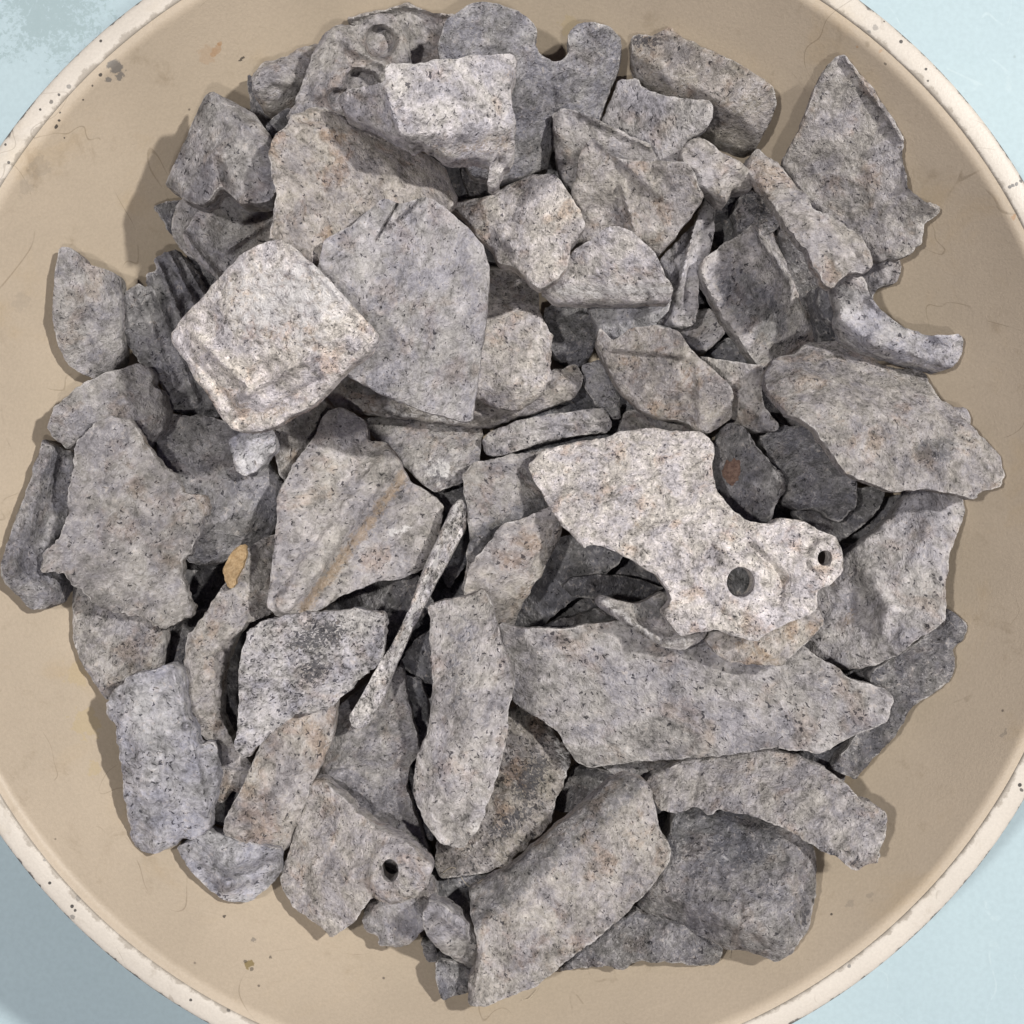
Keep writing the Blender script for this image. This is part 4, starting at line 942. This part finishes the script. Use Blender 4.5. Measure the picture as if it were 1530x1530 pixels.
S('A', [(800, 720), (845, 715), (880, 740), (950, 800), (1035, 890), (1122, 985), (1127, 1020), (1100, 1055), (1035, 1105), (990, 1155), (940, 1205), (870, 1245), (830, 1272), (770, 1292), (700, 1287), (660, 1252), (630, 1190), (580, 1130), (555, 1080), (515, 1030), (508, 1000), (560, 930), (600, 895), (650, 835), (720, 760), (770, 735)], 7, (0.76, .55, .6),
  'pale square casting with a raised corner frame and recess', ('R', 590, 1010, 735, 1150, 12, 2.4), ('R', 740, 1170, 950, 1060, 14, 2.6), ('R', 575, 1060, 700, 1220, 10, -1.2), ('R', 690, 1260, 900, 1200, 18, -1.6), ('R', 740, 1175, 680, 1260, 14, 2.2), ('D', 790, 1120, 32, -2.5), ('D', 640, 960, 36, -1.4), ('R', 870, 735, 1110, 990, 10, 1.0), ('R', 860, 1190, 960, 1130, 10, -1.8), ('W', 780, 900, 950, 860, 120, .8), ('W', 900, 980, 760, 860, 80, .6), ('O', 700, 1210, 720, 1220, 24, .8), ('O', 740, 1260, 840, 1220, 24, .6), ('O', 860, 940, 870, 950, 16, .5), ('O', 750, 1030, 760, 1000, 14, .4), rough=1.0, amp=.9, bevel=6)

# ------------------------------------------------------------------ crusts, crumbs and fibres
def crust(sh, cx, cy, r, seed, mat, name, thick=0.0012):
    """lumpy crust on the face of a shard"""
    rng = np.random.RandomState(seed)
    n, rings = 26, 6
    P = [(cx, cy, 1.0)]
    for k in range(1, rings + 1):
        for i in range(n):
            a = -2 * math.pi * i / n
            rr = r * (1 + 0.28 * float(fbm(np.array([math.cos(a) * 1.7 + seed]), np.array([math.sin(a) * 1.7]), seed, 3)[0])) * k / rings
            P.append((cx + rr * math.cos(a) * 0.95, cy + rr * math.sin(a) * 1.2, 1 - (k / rings) ** 4))
    P = np.array(P)
    o = sh.off(P[:, 0], P[:, 1], False) + thick * (P[:, 2] * (0.8 + 0.5 * fbm(P[:, 0] / 4, P[:, 1] / 4, seed, 2)) - 0.25)
    W = sh.world(P[:, 0], P[:, 1], o)
    f = [(0, 1 + i, 1 + (i + 1) % n) for i in range(n)]
    for k in range(rings - 1):
        for i in range(n):
            j = (i + 1) % n
            a, b = 1 + k * n, 1 + (k + 1) * n
            f.append((a + i, b + i, b + j, a + j))
    return W, f

W, f = crust(RUSTY[1], 700 + 1197 / 3.06, 350 + 1082 / 3.06, 18, 5, M_RUST, 'rust_crust')
org = np.array(RUSTY[0].location)
rc = mesh_obj('rust_crust', (W - org).tolist(), f, M_RUST, RUSTY[0])
rc['label'] = 'rust brown crusted spot'

S('C', [(668, 182), (690, 120), (712, 104), (735, 95), (732, 150), (715, 190), (700, 222), (682, 227)], 2.5, (0.4, .5, .3), 'small ochre crumbly flake lying on the fang-shaped shard', rough=1.6, amp=1.3, bevel=3, mat=M_OCHRE, name='ochre_flake', cat='flake', group=None)

def fibre(pts, label):
    W = []
    for (px, py) in pts:
        z = -0.04
        for _ in range(8):
            x, y = at_z(px, py, z)
            i, j = int(x / GS + GN / 2), int(y / GS + GN / 2)
            z = H[max(0, i - 1):i + 2, max(0, j - 1):j + 2].max() + 0.0006
        W.append(Vector((x, y, z)))
    C = []                                            # smooth the polyline
    for i in range(len(W) - 1):
        p0, p1, p2, p3 = W[max(0, i - 1)], W[i], W[i + 1], W[min(len(W) - 1, i + 2)]
        for k in range(6):
            u = k / 6
            C.append(0.5 * (2 * p1 + (p2 - p0) * u + (2 * p0 - 5 * p1 + 4 * p2 - p3) * u * u + (3 * p1 - p0 - 3 * p2 + p3) * u ** 3))
    C.append(W[-1])
    v, f, n = [], [], 5
    for i, c in enumerate(C):
        d = (C[min(i + 1, len(C) - 1)] - C[max(i - 1, 0)]).normalized()
        a = d.cross(Vector((0, 0, 1))).normalized()
        b = d.cross(a)
        for k in range(n):
            q = 2 * math.pi * k / n
            v.append(tuple(c - W[0] + 0.00011 * (a * math.cos(q) + b * math.sin(q))))
    for i in range(len(C) - 1):
        for k in range(n):
            f.append((i * n + k, i * n + (k + 1) % n, (i + 1) * n + (k + 1) % n, (i + 1) * n + k))
    o = mesh_obj('loose_fibre', v, f, M_FIB)
    o.location = W[0]
    o['label'] = label
    o['category'] = 'fibre'
    o['group'] = 'loose fibres'
M_FIB = flake_material('pale_fibre', (0.45, 0.38, 0.28), (0.55, 0.48, 0.36))
fibre([(660, 1310), (675, 1322), (700, 1324), (722, 1314)], 'thin pale fibre under the edge of the black-blotched pitted shard')
fibre([(1108, 1402), (1102, 1412), (1094, 1420), (1090, 1432)], 'thin pale fibre at the foot of the dark blocky slab')
fibre([(803, 1478), (800, 1484), (790, 1492), (780, 1494)], 'thin pale fibre at the lower edge of the two-toned slab')
